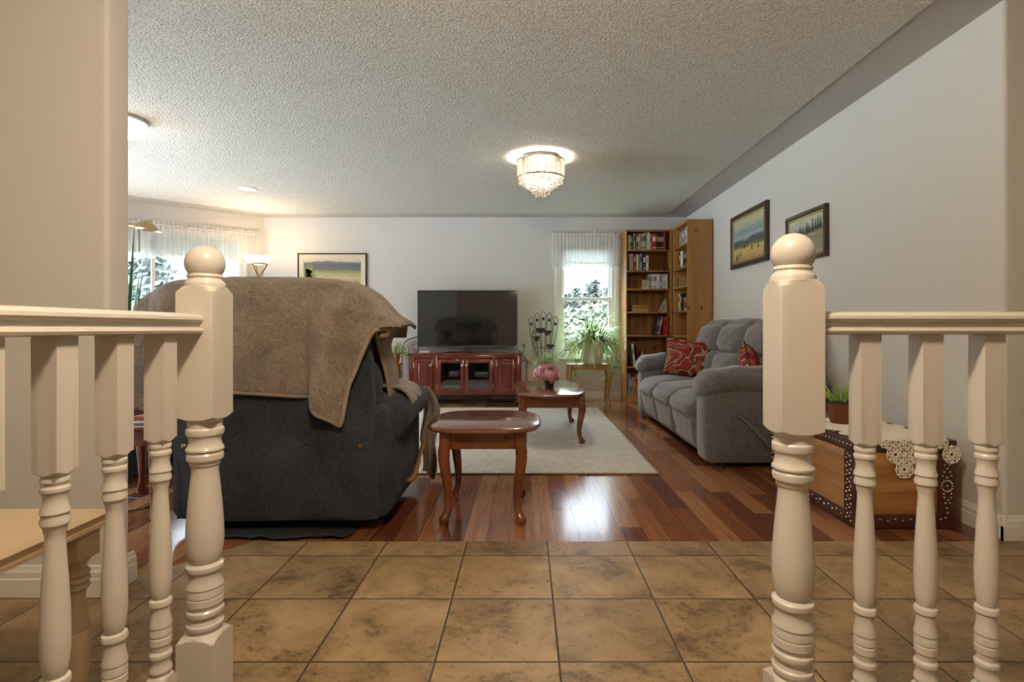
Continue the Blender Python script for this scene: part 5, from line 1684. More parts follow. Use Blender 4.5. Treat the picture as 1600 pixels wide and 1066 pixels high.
m_doily = M('cream_crochet_cotton', (0.82, 0.78, 0.70), 0.9, spec=0.1)
bm = nb()
TT = TZ + 0.0045
def dmap(p, q):
    return Vector((p, TY0 - q, TT)) if q <= -0.004 else Vector((p, TY0 - 0.006, TT + 0.001 - (q + 0.004)))
def dline(pts, r=0.0026, closed=True):
    P = [dmap(*a) for a in pts]
    if closed: P.append(P[0])
    tube(bm, P, r, 4, not closed, 1.0)
def motif(p, q, R):
    dline([(p + R * math.cos(2 * PI * k / 24) * (1 + 0.05 * math.cos(PI * k)), q + R * math.sin(2 * PI * k / 24) * (1 + 0.05 * math.cos(PI * k))) for k in range(24)], 0.0036)
    dline([(p + R * 0.28 * math.cos(2 * PI * k / 10), q + R * 0.28 * math.sin(2 * PI * k / 10)) for k in range(10)], 0.0048)
    for s in range(8):
        a = 2 * PI * s / 8
        pet = []
        for k in range(8):
            b_ = 2 * PI * k / 8
            rr = R * (0.62 + 0.30 * math.cos(b_)); w = R * 0.15 * math.sin(b_)
            pet.append((p + rr * math.cos(a) - w * math.sin(a), q + rr * math.sin(a) + w * math.cos(a)))
        dline(pet, 0.0044)
R = 0.0405
rows = []
step = R * 1.74
def drow(q, xs_):
    for x_ in xs_: motif(x_, q, R)
cx0 = 1.783
drow(0.135, [cx0])
drow(0.135 - step, [cx0 - 0.042, cx0 + 0.042, 2.005])
for k in range(2, 11):
    q = 0.135 - step * k
    off = 0.0 if k % 2 == 0 else 0.042
    xs_ = [cx0 + off + 0.0835 * j for j in range(-3, 4)]
    xs_ = [x_ for x_ in xs_ if TX0 + 0.030 < x_ < TX1 - 0.022]
    if k == 2: xs_ = [x_ for x_ in xs_ if x_ > 1.66]
    drow(q, xs_)
o = obj('lace_doily', bm, m_doily, None, smooth=80, loc=(1.79, 2.8, TZ))
props(o, 'cream crocheted doily spread on the trunk, its point hanging over the front', 'doily')

# potted succulent on the trunk
m_potb = M('brown_plastic_pot', (0.165, 0.050, 0.022), 0.3)
m_rimb = M('black_pot_rim', (0.03, 0.028, 0.035), 0.3)
m_soil = M('potting_soil', (0.03, 0.02, 0.014), 1.0)
m_green = M('bright_leaf', (0.19, 0.36, 0.05), 0.45, var=(9, (0.34, 0.50, 0.12)))
m_green_d = M('dark_leaf', (0.045, 0.10, 0.03), 0.45, var=(8, (0.09, 0.17, 0.05)))
m_green_m = M('fern_leaf', (0.18, 0.33, 0.085), 0.5, var=(8, (0.42, 0.56, 0.20)))
m_variegated = M('spider_plant_leaf', (0.26, 0.44, 0.10), 0.42, var=(6, (0.58, 0.70, 0.34)))

def leaf(bm, base, az, el, L, w, droop, seg=6, fold_=0.25, twist=0.0, tipw=0.05, taper=1.0):
    """arched strap leaf"""
    p = Vector(base)
    d = Vector((math.cos(az) * math.cos(el), math.sin(az) * math.cos(el), math.sin(el)))
    side = Vector((-math.sin(az), math.cos(az), 0))
    rows = []
    for i in range(seg + 1):
        t = i / seg
        ww = w * (tipw + (1 - tipw) * math.sin(PI * min(1, 0.25 + 0.75 * (1 - t) ** 0.8 if t > 0.3 else 0.5 + t * 0.8)) ** 1.0) if taper else w
        ww = w * (min(1, 0.45 + t * 2.5) * (1 - max(0, t - 0.35) / 0.65 * (1 - tipw)))
        up = side.cross(d).normalized()
        rows.append((p - side * ww * 0.5 + up * ww * fold_, p - up * 0.0, p + side * ww * 0.5 + up * ww * fold_))
        p = p + d * (L / seg)
        d = (d + Vector((0, 0, -droop / seg))).normalized()
    sheet(bm, rows)

px_, py_ = X(1313, 2.96), 2.96
su = thing('potted_succulent', 'bright green succulent in a brown plastic pot standing on the trunk doily', 'plant', (px_, py_, TT))
bm = nb(); lathe(bm, [(0.050, 0.004), (0.052, 0.012), (0.068, 0.115), (0.068, 0.12), (0.062, 0.12), (0.060, 0.10), (0.0, 0.10)], (px_, py_, TT), 32, True)
obj('pot', bm, m_potb, su)
bm = nb(); lathe(bm, [(0.068, 0.114), (0.0725, 0.116), (0.0725, 0.132), (0.066, 0.133), (0.064, 0.12), (0.0, 0.118)], (px_, py_, TT), 32)
obj('pot_rim', bm, m_rimb, su)
bm = nb(); rnd = random.Random(11)
for k in range(60):
    a = rnd.uniform(0, 2 * PI); r_ = 0.06 * math.sqrt(rnd.random())
    bx_ = Vector((px_ + r_ * math.cos(a), py_ + r_ * math.sin(a), TT + 0.118))
    L = rnd.uniform(0.05, 0.115) * (1.2 - r_ * 6)
    el = math.radians(rnd.uniform(30, 85))
    p1 = bx_ + Vector((math.cos(a) * math.cos(el), math.sin(a) * math.cos(el), math.sin(el))) * L * 0.6
    p2 = bx_ + Vector((math.cos(a) * math.cos(el * 0.9) * 1.1, math.sin(a) * math.cos(el * 0.9) * 1.1, math.sin(el))) * L
    tube(bm, [bx_, p1, p2], [0.005, 0.006, 0.0015], 6)
obj('leaves', bm, m_green, su)
# =================================================================== PLANTS BY THE BACK WINDOW
m_gold = wood('golden_oak', (0.30, 0.150, 0.035), (0.44, 0.25, 0.07), 'Z', 8, 0.25, 0.4)
m_whitepot = M('white_planter', (0.76, 0.74, 0.73), 0.4)
m_tanpot = M('tan_planter', (0.34, 0.27, 0.18), 0.7, var=(8, (0.42, 0.34, 0.24)))
m_clay = M('terracotta', (0.33, 0.14, 0.07), 0.8)
YP = 6.62
ptx0, ptx1 = X(885, YP), X(957, YP)
pt = thing('plant_table', 'golden oak plant table with curved legs below the back window', 'table', ((ptx0 + ptx1) / 2, 6.72, 0))
bm = nb(); rings = []
cx_, cy_ = (ptx0 + ptx1) / 2, 6.74
for s, z in ((-0.02, 0.485), (-0.004, 0.487), (0.0, 0.494), (-0.005, 0.502), (-0.02, 0.505)):
    rings.append([Vector((cx_ + a, cy_ + b_, z)) for a, b_ in superellipse((ptx1 - ptx0) / 2 + s, 0.17 + s, 4, 48)])
ring_loft(bm, rings); obj('table_top', bm, m_gold, pt)
bm = nb()
for sy in (-1, 1): box(bm, ptx0 + 0.04, ptx1 - 0.04, cy_ + sy * 0.125 - 0.008, cy_ + sy * 0.125 + 0.008, 0.43, 0.485, 0.003)
for xx in (ptx0 + 0.04, ptx1 - 0.04): box(bm, xx - 0.008, xx + 0.008, cy_ - 0.125, cy_ + 0.125, 0.43, 0.485, 0.003)
obj('apron', bm, m_gold, pt)
for sx in (-1, 1):
    for sy in (-1, 1): cabriole(cx_ + sx * ((ptx1 - ptx0) / 2 - 0.045), cy_ + sy * 0.125, sx, sy, 0.485, 0.024, 'leg', pt, m_gold)

def leaves_spider(bm, c, n, rnd, Lr, rimr, el=(15, 85), w=0.016, droop=(1.0, 2.2)):
    for k in range(n):
        a = rnd.uniform(0, 2 * PI); r_ = rimr * math.sqrt(rnd.random()) * 0.7
        leaf(bm, (c[0] + r_ * math.cos(a), c[1] + r_ * math.sin(a), c[2]), a + rnd.uniform(-0.4, 0.4), math.radians(rnd.uniform(*el)), rnd.uniform(*Lr), w * rnd.uniform(0.7, 1.2), rnd.uniform(*droop), 7)

# spider plant
cx_, cy_ = X(926.5, 6.72), 6.74
sp_ = thing('spider_plant', 'big arching spider plant in a white pot on the golden oak table', 'plant', (cx_, cy_, 0.505))
bm = nb(); lathe(bm, [(0.115, 0.003), (0.118, 0.006), (0.125, 0.045), (0.127, 0.047), (0.128, 0.053), (0.126, 0.055), (0.148, 0.225), (0.155, 0.228), (0.157, 0.275), (0.150, 0.278), (0.144, 0.24), (0.0, 0.24)], (cx_, cy_, 0.505), 40)
obj('pot', bm, m_whitepot, sp_)
bm = nb(); lathe(bm, [(0.143, 0.241), (0.0, 0.25)], (cx_, cy_, 0.505), 24); obj('soil', bm, m_soil, sp_)
rnd = random.Random(21)
bm = nb()
for (dx, dy) in ((-0.06, -0.02), (0.065, 0.0), (0.0, 0.05)):
    leaves_spider(bm, (cx_ + dx, cy_ + dy, 0.75), 105, rnd, (0.32, 0.66), 0.07, (10, 78), 0.022, (1.8, 3.4))
bmesh.ops.translate(bm, vec=(0, 0, 0), verts=bm.verts)
for v in bm.verts:
    if v.co.y > 7.02: v.co.y = 7.02 + (v.co.y - 7.02) * 0.06
    if v.co.x > 1.245: v.co.x = 1.245 + (v.co.x - 1.245) * 0.04
obj('leaves', bm, m_variegated, sp_, smooth=180)
# trailing babies on the right and left
bm = nb()
for k in range(17):
    side = 1 if k < 12 else -1
    a = rnd.uniform(-0.9, 0.7) if side > 0 else PI + rnd.uniform(-0.4, 0.9)
    r_ = rnd.uniform(0.20, 0.30)
    ex, ey = cx_ + r_ * math.cos(a), min(cy_ + r_ * math.sin(a), 6.98)
    if side > 0: ex = min(ex, 1.235)
    zt = rnd.uniform(0.22, 0.62) if side > 0 else rnd.uniform(0.38, 0.6)
    s_ = spline([(cx_ + 0.1 * math.cos(a), cy_ + 0.1 * math.sin(a), 0.76), (cx_ + 0.8 * r_ * math.cos(a), cy_ + 0.8 * r_ * math.sin(a), 0.86), (ex, ey, 0.70), (ex + 0.01, ey, zt)], 5)
    tube(bm, s_, 0.0022, 5)
    for q in range(12):
        leaf(bm, (ex + 0.01, ey, zt), rnd.uniform(0, 2 * PI), math.radians(rnd.uniform(-40, 50)), rnd.uniform(0.07, 0.14), 0.009, rnd.uniform(0.8, 2.2), 5)
    for q in range(7):
        p = s_[rnd.randrange(6, len(s_))]
        leaf(bm, p, rnd.uniform(0, 2 * PI), math.radians(rnd.uniform(-30, 40)), rnd.uniform(0.06, 0.12), 0.008, 1.6, 5)
for v in bm.verts:
    if v.co.x > 1.252 and v.co.y > 6.70: v.co.x = 1.252 + (v.co.x - 1.252) * 0.04
obj('trailing_plantlets', bm, m_green_m, sp_, smooth=180)
bm = nb()
sphere(bm, (X(911, 6.7), 6.70, Z(499, 6.7)), 0.024, 10, 6, (1.25, 0.9, 0.8)); tube(bm, [(X(908, 6.7), 6.70, Z(499, 6.7)), (X(905.5, 6.7), 6.70, Z(499.5, 6.7))], [0.006, 0.001], 6)
tube(bm, [(X(912, 6.7), 6.70, Z(500, 6.7)), (X(914, 6.7), 6.70, 0.76)], 0.003, 6)
props(obj('bird_plant_stake', bm, m_black, None, loc=(X(911, 6.7), 6.70, 0.9)), 'small dark bird on a stake among the spider plant leaves', 'ornament')

# tan planter with mixed plants, wire trellis
tx, ty = X(840, 6.70), 6.70
tp = thing('tan_planter', 'tall tan planter of ferny green plants right of the television stand', 'plant', (tx, ty, 0))
bm = nb(); lathe(bm, [(0.13, 0.001), (0.135, 0.01), (0.150, 0.52), (0.158, 0.525), (0.158, 0.565), (0.15, 0.568), (0.14, 0.52), (0.0, 0.52)], (tx, ty, 0), 40); obj('pot', bm, m_tanpot, tp)
rnd = random.Random(31)
bm = nb()
for k in range(46):
    a = rnd.uniform(-2.2, 1.2); r_ = 0.17 * math.sqrt(rnd.random())
    c_ = (tx + 0.04 + r_ * math.cos(a), ty - 0.03 + r_ * math.sin(a), 0.52)
    el = math.radians(rnd.uniform(15, 80)); L = rnd.uniform(0.14, 0.33)
    d = Vector((math.cos(a) * math.cos(el), math.sin(a) * math.cos(el), math.sin(el)))
    pts = [Vector(c_) + d * (L * t) + Vector((0, 0, -0.22 * t * t * L * 2.2)) for t in (0, 0.25, 0.5, 0.75, 1.0)]
    tube(bm, pts, 0.0018, 4)
    for t in range(24):
        f = 0.25 + 0.75 * t / 23
        i = min(3, int(f * 4)); p = pts[i].lerp(pts[i + 1], f * 4 - i)
        leaf(bm, p, rnd.uniform(0, 2 * PI), rnd.uniform(-0.5, 0.8), rnd.uniform(0.025, 0.055), 0.005, 0.6, 2)
for v in bm.verts:
    if v.co.y > 7.04: v.co.y = 7.04
obj('fern_fronds', bm, m_green_m, tp, smooth=180)
bm = nb()
for (u, vt, lean, w) in ((838, 508, -0.10, 0.020), (842, 520, 0.06, 0.016), (846, 538, 0.25, 0.018), (852, 537, 0.45, 0.02), (849, 548, -0.4, 0.02), (858, 545, 0.6, 0.018)):
    leaf(bm, (X(u, 6.68) + 0.01, 6.66, 0.52), 0.0 if lean > 0 else PI, PI / 2 - abs(lean), Z(vt, 6.68) - 0.52, w, 0.35, 8, 0.3)
obj('strap_leaves', bm, m_green, tp, smooth=180)
bm = nb()
tube(bm, spline([(X(843, 6.66), 6.64, 0.56), (X(836, 6.66), 6.63, 0.70), (X(832, 6.66), 6.62, 0.85), (X(836, 6.66), 6.63, 0.98)], 6), [0.010] * 10 + [0.009] * 6 + [0.004] * 3, 8)
obj('succulent_stem', bm, m_green_d, tp)
# jade-like branch leaning left
bm = nb()
br = spline([(tx - 0.02, ty - 0.10, 0.50), (X(826, 6.6), 6.58, Z(566, 6.6)), (X(816, 6.6), 6.57, Z(553, 6.6)), (X(805, 6.6), 6.56, Z(543, 6.6))], 6)
tube(bm, br, [0.011 - 0.0003 * k for k in range(len(br))], 8)
for (u, v, u2, v2) in ((822, 561, 815, 566), (826, 566, 821, 573), (817, 554, 819, 543), (812, 549, 806, 555)):
    tube(bm, [(X(u, 6.6), 6.575, Z(v, 6.6)), (X(u2, 6.6), 6.56, Z(v2, 6.6))], [0.007, 0.004], 6)
obj('woody_branch', bm, m_bark, tp)
bm = nb()
for (u, v, a, el) in ((819, 543, 1.3, 1.3), (818, 541, 1.9, 1.0), (805, 543, 2.6, 0.9), (803, 542, 3.4, 0.4), (806, 541, 0.8, 1.2)):
    leaf(bm, (X(u, 6.6), 6.56, Z(v, 6.6)), a, el, 0.055, 0.026, 0.4, 5)
obj('branch_leaves', bm, m_green_d, tp, smooth=180)

def wire_fan(label, cx, y, z0, zt, spread, n, seed, flowers=True, tilt=0.0):
    root = thing('wire_trellis', label, 'trellis', (cx, y, z0))
    bm = nb()
    for k in range(n):
        f = (k - (n - 1) / 2) / ((n - 1) / 2)
        zz = zt - (zt - z0) * 0.10 * abs(f) ** 2
        xt = cx + spread * f + tilt
        w = spread / n * 0.95
        s_ = spline([(cx + spread * 0.55 * f - w * 0.4, y, z0), (xt - w, y, zz - (zt - z0) * 0.15), (xt - w * 0.7, y, zz - (zt - z0) * 0.03), (xt, y, zz), (xt + w * 0.7, y, zz - (zt - z0) * 0.03), (xt + w, y, zz - (zt - z0) * 0.15), (cx + spread * 0.55 * f + w * 0.4, y, z0)], 6)
        tube(bm, s_, 0.0042, 6)
    for zz in (0.30, 0.62):
        tube(bm, [(cx - spread * (0.6 + 0.35 * zz) + tilt * zz, y, z0 + (zt - z0) * zz), (cx + spread * (0.6 + 0.35 * zz) + tilt * zz, y, z0 + (zt - z0) * zz)], 0.0032, 6)
    obj('wire_frame', bm, m_black, root)
    if flowers:
        rnd = random.Random(seed)
        for k in range(n + 5):
            f = (k - (n - 1) / 2) / ((n - 1) / 2) if k < n else rnd.uniform(-0.9, 0.9)
            z = zt - (zt - z0) * (0.10 * abs(f) ** 2 + (0.14 if k < n else rnd.uniform(0.3, 0.7)))
            bm = nb()
            x = cx + spread * f * (1.0 if k < n else 0.75)
            if k < n:
                sphere(bm, (x, y - 0.004, z), 0.021, 8, 6, (0.8, 0.3, 1.15))
            else:
                for a in (0.55, 2.6): sphere(bm, (x + 0.028 * math.cos(a), y - 0.004, z + 0.026 * math.sin(a)), 0.022, 8, 5, (1.1, 0.2, 0.9))
                for a in (-0.9, -2.25): sphere(bm, (x + 0.022 * math.cos(a), y - 0.004, z + 0.022 * math.sin(a)), 0.015, 8, 5, (1.0, 0.2, 1.0))
                tube(bm, [(x, y - 0.004, z - 0.03), (x, y - 0.004, z + 0.03)], 0.004, 6)
            obj('metal_flower' if k < n else 'metal_butterfly', bm, m_black, root)
    return root
wire_fan('black wire fan trellis with metal flowers beside the spider plant', X(849, 6.85), 6.87, 0.50, Z(487, 6.85), 0.155, 5, 4)

# asparagus fern on the stand left of the television
ps = thing('plant_stand', 'small golden oak plant stand between the recliner and the television stand', 'plant stand', (X(613, 6.8), 6.82, 0))
bm = nb(); lathe(bm, [(0.120, 0.485), (0.128, 0.487), (0.130, 0.495), (0.125, 0.503), (0.0, 0.505)], (X(613, 6.8), 6.82, 0), 32); obj('table_top', bm, m_gold, ps)
for k in range(4):
    a = PI / 4 + k * PI / 2
    cabriole(X(613, 6.8) + 0.09 * math.cos(a), 6.82 + 0.09 * math.sin(a), math.cos(a), math.sin(a), 0.485, 0.022, 'leg', ps, m_gold)
fx_, fy_ = X(615, 6.8), 6.82
fp = thing('asparagus_fern', 'feathery asparagus fern on the small stand left of the television', 'plant', (fx_, fy_, 0.506))
bm = nb(); lathe(bm, [(0.06, 0.001), (0.085, 0.11), (0.09, 0.112), (0.09, 0.13), (0.08, 0.13), (0.075, 0.115), (0, 0.115)], (fx_, fy_, 0.506), 24); obj('pot', bm, m_clay, fp)
rnd = random.Random(41)
bm = nb()
for k in range(70):
    a = rnd.uniform(0, 2 * PI); el = math.radians(rnd.uniform(0, 85)); L = rnd.uniform(0.14, 0.34)
    c_ = Vector((fx_ + 0.05 * math.cos(a), fy_ + 0.05 * math.sin(a), 0.62))
    d = Vector((math.cos(a) * math.cos(el), math.sin(a) * math.cos(el) * 0.7, math.sin(el)))
    pts = [c_ + d * (L * t) + Vector((0, 0, -0.40 * t * t * L * (1.6 if el < 0.7 else 0.8))) for t in (0, 0.25, 0.5, 0.75, 1.0)]
    tube(bm, pts, 0.0016, 4)
    for t in range(26):
        f = 0.2 + 0.8 * t / 25
        i = min(3, int(f * 4)); p = pts[i].lerp(pts[i + 1], f * 4 - i)
        leaf(bm, p, rnd.uniform(0, 2 * PI), rnd.uniform(-0.6, 0.9), rnd.uniform(0.02, 0.05), 0.0045, 0.5, 2)
for v in bm.verts:
    if v.co.y > 7.05: v.co.y = 7.05
    if v.co.x > -1.455 and v.co.y > 6.58 and v.co.z < 0.66: v.co.x = -1.455
obj('fronds', bm, m_green_m, fp, smooth=180)
# scrolled wire piece beside it
wt = thing('wire_scroll', 'curled black wire ornament leaning behind the asparagus fern', 'ornament', (X(640, 7.0), 7.03, 0.45))
bm = nb()
yy = 7.06
tube(bm, spline([(X(628, yy), yy, 0.12), (X(629, yy), yy, Z(548, yy)), (X(634, yy), yy, Z(534, yy)), (X(643, yy), yy, Z(529, yy)), (X(654, yy), yy, Z(526, yy))], 8), 0.006, 8)
tube(bm, [(X(654, yy), yy, Z(526, yy)), (X(652, yy), yy, 0.20)], 0.006, 8)
for (u, v, r_, s) in ((640, 540, 0.045, 1), (647, 536, 0.04, -1), (634, 548, 0.04, 1), (644, 549, 0.045, -1), (650, 546, 0.035, 1), (637, 557, 0.035, -1), (647, 560, 0.04, 1)):
    tube(bm, [(X(u, yy) + s * r_ * (0.3 + 0.7 * k / 16) * math.cos(k * 0.42), yy, Z(v, yy) + r_ * (0.3 + 0.7 * k / 16) * math.sin(k * 0.42)) for k in range(17)], 0.0035, 6)
obj('wire_frame', bm, m_black, wt)

# =================================================================== PEONY IN A VASE ON THE COFFEE TABLE
CT = 0.4225
vx, vy = X(858.5, 4.74), 4.74
va = thing('flower_vase', 'small dark glass vase of pink peonies on the coffee table', 'vase', (vx, vy, CT))
bm = nb(); pr = []
for k in range(22):
    z = 0.001 + 0.075 * k / 21
    pr.append((0.036 + 0.012 * (k / 21) + 0.0035 * math.sin(k * 1.9), z))
pr += [(0.046, 0.078), (0.042, 0.076), (0.036, 0.02), (0.0, 0.015)]
lathe(bm, pr, (vx, vy, CT), 28)
obj('glass_body', bm, M('dark_ribbed_glass', (0.012, 0.012, 0.016), 0.05, spec=0.8, coat=0.5), va)
m_petal = M('pink_petal', (0.78, 0.42, 0.52), 0.6, var=(16, (0.88, 0.62, 0.68)))
m_petal2 = M('pale_pink_petal', (0.84, 0.58, 0.65), 0.6, var=(14, (0.90, 0.74, 0.77)))
def peony(c, r, mat, seed, tiltv, name):
    rnd = random.Random(seed)
    bm = nb()
    q = Vector((0, 0, 1)).rotation_difference(Vector(tiltv).normalized())
    # cupped petals standing around the centre in shells, each tilted off the shell inside it
    for layer, (n, th, rr, hw) in enumerate(((3, 0.12, 0.42, 0.30), (5, 0.42, 0.60, 0.34), (7, 0.75, 0.76, 0.36), (8, 1.08, 0.90, 0.38), (9, 1.45, 1.0, 0.40), (9, 1.85, 1.02, 0.42))):
        for k in range(n):
            a = 2 * PI * (k + 0.5 * (layer % 2)) / n + rnd.uniform(-0.22, 0.22)
            t0 = th + rnd.uniform(-0.12, 0.12)
            rad = r * rr * rnd.uniform(0.84, 1.12)
            h_ = hw * rnd.uniform(0.85, 1.15)
            g = []
            for i in range(7):
                t = i / 6                                  # 0 at the base (outside), 1 at the lip
                row = []
                for j in range(7):
                    q_ = -1 + 2 * j / 6
                    pol = t0 + 0.55 * (1 - t) - 0.30 * t - 0.05 * (1 - q_ * q_) * t
                    wid = h_ * (0.45 + 0.85 * math.sin(0.4 + 1.9 * t)) / max(0.45, math.sin(max(0.3, pol)))
                    lift = rad * (1.0 + 0.38 * t ** 2.5 - 0.16 * q_ * q_ * (1 - t) + 0.07 * math.sin(q_ * 8 + k * 2.1) * t)
                    aa = a + q_ * wid
                    p = Vector((math.sin(pol) * math.cos(aa), math.sin(pol) * math.sin(aa), math.cos(pol))) * lift
                    row.append(Vector(c) + q @ p)
                g.append(row)
            sheet(bm, g)
    return obj(name, bm, mat, va, smooth=180)
peony((vx + 0.006, vy - 0.03, CT + 0.118), 0.070, m_petal, 3, (0.12, -0.75, 0.7), 'peony_bloom')
peony((vx - 0.078, vy + 0.03, CT + 0.140), 0.052, m_petal2, 5, (-0.5, -0.3, 0.8), 'peony_bloom')
bm = nb()
for a, L in ((3.6, 0.10), (4.3, 0.09), (2.9, 0.09), (5.6, 0.07), (0.3, 0.07), (1.6, 0.08)):
    leaf(bm, (vx + 0.02 * math.cos(a), vy + 0.02 * math.sin(a), CT + 0.075), a, 0.35, L, 0.03, 0.9, 6)
tube(bm, [(vx, vy, CT + 0.03), (vx + 0.004, vy - 0.02, CT + 0.11)], 0.003, 6)
tube(bm, [(vx, vy, CT + 0.03), (vx - 0.07, vy + 0.03, CT + 0.13)], 0.003, 6)
obj('stems_and_leaves', bm, m_green_d, va, smooth=180)

# =================================================================== LAMPS
m_antique = M('antique_brass', (0.30, 0.22, 0.12), 0.3, 1.0)
m_glow = emit_mat('lit_opal_glass', (1.0, 0.80, 0.56), 0.50, (0.85, 0.8, 0.7))
m_whglow = emit_mat('lit_white_opal', (1.0, 0.93, 0.84), 0.42, (0.9, 0.88, 0.84))
m_bulb = emit_mat('hot_bulb', (1.0, 0.85, 0.65), 0.5)
m_chrome = M('dark_chrome', (0.22, 0.20, 0.18), 0.2, 1.0)

# crystal drum flush mount
YCH = 4.60; chx = X(845, YCH)
ch = thing('ceiling_light', 'flush drum ceiling light with pleated shade and hanging crystals', 'ceiling light', (chx, YCH, ZC - 0.008))
ZS1, ZS0 = 2.386, 2.236
bm = nb(); lathe(bm, [(0.155, ZC - 0.009), (0.16, ZC - 0.013), (0.155, ZC - 0.026), (0.06, ZC - 0.028), (0.0, ZC - 0.028)], (chx, YCH, 0), 40)
obj('ceiling_plate', bm, M('white_enamel', (0.22, 0.21, 0.19), 0.3), ch)
def shade_mat():
    m, t, b = new_mat('pleated_organza')
    t.nodes.remove(b)
    out = t.nodes['Material Output']
    v = coords(t)
    se = node(t, 'ShaderNodeSeparateXYZ'); lk(t, v, se.inputs[0])
    at = math_(t, 'ARCTAN2', se.outputs[1], se.outputs[0])
    cb = node(t, 'ShaderNodeCombineXYZ'); lk(t, at, cb.inputs[0])
    f = noise_(t, cb.outputs[0], 9, 4, 0.7)
    r = ramp(t, f, [(0.38, (0.034, 0.026, 0.020)), (0.50, (0.075, 0.063, 0.052)), (0.64, (0.115, 0.105, 0.093))])
    tr = node(t, 'ShaderNodeBsdfTransparent')
    tl = node(t, 'ShaderNodeBsdfTranslucent'); lk(t, r.outputs[0], tl.inputs[0])
    df = node(t, 'ShaderNodeBsdfDiffuse'); lk(t, r.outputs[0], df.inputs[0])
    m1 = node(t, 'ShaderNodeMixShader'); m1.inputs[0].default_value = 0.45
    lk(t, tl.outputs[0], m1.inputs[1]); lk(t, df.outputs[0], m1.inputs[2])
    m2 = node(t, 'ShaderNodeMixShader'); m2.inputs[0].default_value = 0.94
    lk(t, tr.outputs[0], m2.inputs[1]); lk(t, m1.outputs[0], m2.inputs[2])
    lk(t, m2.outputs[0], out.inputs[0])
    return m
m_shade = shade_mat()
bm = nb()
rings = []
for z in (ZS0, (ZS0 + ZS1) / 2, ZS1):
    rings.append([Vector((chx + (0.2015 + 0.0022 * math.cos(96 * 2 * PI * k / 480)) * math.cos(2 * PI * k / 480), YCH + (0.2015 + 0.0022 * math.cos(96 * 2 * PI * k / 480)) * math.sin(2 * PI * k / 480), z)) for k in range(480)])
ring_loft(bm, rings, cap=False)
so = obj('drum_shade', bm, m_shade, ch, smooth=60)
for z in (ZS0, ZS1):
    bm = nb(); tube(bm, [(chx + 0.205 * math.cos(2 * PI * k / 64), YCH + 0.205 * math.sin(2 * PI * k / 64), z) for k in range(65)], 0.005, 8, False)
    obj('rim', bm, m_chrome, ch)
bm = nb()
for k in range(3):
    a = k * 2 * PI / 3; tube(bm, [(chx + 0.04 * math.cos(a), YCH + 0.04 * math.sin(a), ZC - 0.03), (chx + 0.20 * math.cos(a), YCH + 0.20 * math.sin(a), ZS1 - 0.004)], 0.004, 6)
lathe(bm, [(0.190, ZS0 + 0.012), (0.190, ZS0 + 0.016), (0.0, ZS0 + 0.016)], (chx, YCH, 0), 8) if False else None
obj('shade_spider', bm, m_chrome, ch)
for k in range(4):
    a = PI / 4 + k * PI / 2
    bm = nb(); sphere(bm, (chx + 0.10 * math.cos(a), YCH + 0.10 * math.sin(a), 2.335), 0.024, 12, 8)
    obj('bulb', bm, m_bulb, ch)
def crystal_mat():
    m, t, b = new_mat('cut_crystal')
    t.nodes.remove(b)
    out = t.nodes['Material Output']
    tr = node(t, 'ShaderNodeBsdfTransparent'); tr.inputs[0].default_value = (0.66, 0.62, 0.57, 1)
    gl = node(t, 'ShaderNodeBsdfGlossy'); gl.inputs['Roughness'].default_value = 0.08
    tl = node(t, 'ShaderNodeBsdfTranslucent'); tl.inputs[0].default_value = (1, 0.96, 0.9, 1)
    m1 = node(t, 'ShaderNodeMixShader'); m1.inputs[0].default_value = 0.10
    lk(t, gl.outputs[0], m1.inputs[1]); lk(t, tl.outputs[0], m1.inputs[2])
    m2 = node(t, 'ShaderNodeMixShader'); m2.inputs[0].default_value = 0.62
    lk(t, tr.outputs[0], m2.inputs[1]); lk(t, m1.outputs[0], m2.inputs[2])
    lk(t, m2.outputs[0], out.inputs[0])
    return m
m_crystal = crystal_mat()
bm = nb(); rnd = random.Random(8)
def strand(x, y, ztop, zbot, r=0.0085):
    z = ztop
    while z > zbot:
        m4 = Matrix.Translation((x, y, z)) @ Matrix.Rotation(rnd.random() * 3, 4, 'Z')
        bmesh.ops.create_icosphere(bm, subdivisions=1, radius=r * (1.35 if z - r * 2.3 <= zbot else rnd.uniform(0.8, 1.1)), matrix=m4)
        z -= r * 2.25
for k in range(46):
    a = 2 * PI * k / 46
    dip = 0.030 + 0.020 * (0.5 + 0.5 * math.cos(8 * a))
    strand(chx + 0.188 * math.cos(a), YCH + 0.188 * math.sin(a), ZS0 + 0.008, ZS0 - dip, 0.0072)
for rr, n, dz in ((0.15, 30, 0.055), (0.112, 24, 0.090), (0.078, 18, 0.122), (0.045, 11, 0.150), (0.014, 4, 0.168)):
    for k in range(n):
        a = 2 * PI * k / n
        strand(chx + rr * math.cos(a), YCH + rr * math.sin(a), ZS0 + 0.008 - (0.0 if rr > 0.1 else dz * 0.35), ZS0 - dz - 0.006 * rnd.random(), 0.0078)
o = obj('crystal_strands', bm, m_crystal, ch, smooth=0)
o['kind'] = 'stuff'

# recessed can light
rx, ry = X(387, 5.63), 5.63
rl = thing('recessed_light', 'small round recessed ceiling light, lit, toward the bay window', 'ceiling light', (rx, ry, ZC - 0.008))
bm = nb(); lathe(bm, [(0.062, -0.003), (0.084, -0.008), (0.094, -0.004), (0.094, 0.0)], (rx, ry, ZC - 0.008), 40, False); obj('trim_ring', bm, m_trim, rl)
bm = nb(); lathe(bm, [(0.063, -0.0035), (0.03, -0.005), (0.0, -0.0055)], (rx, ry, ZC - 0.008), 32); obj('lens', bm, emit_mat('lit_can_lens', (1.0, 0.86, 0.66), 1.2), rl)

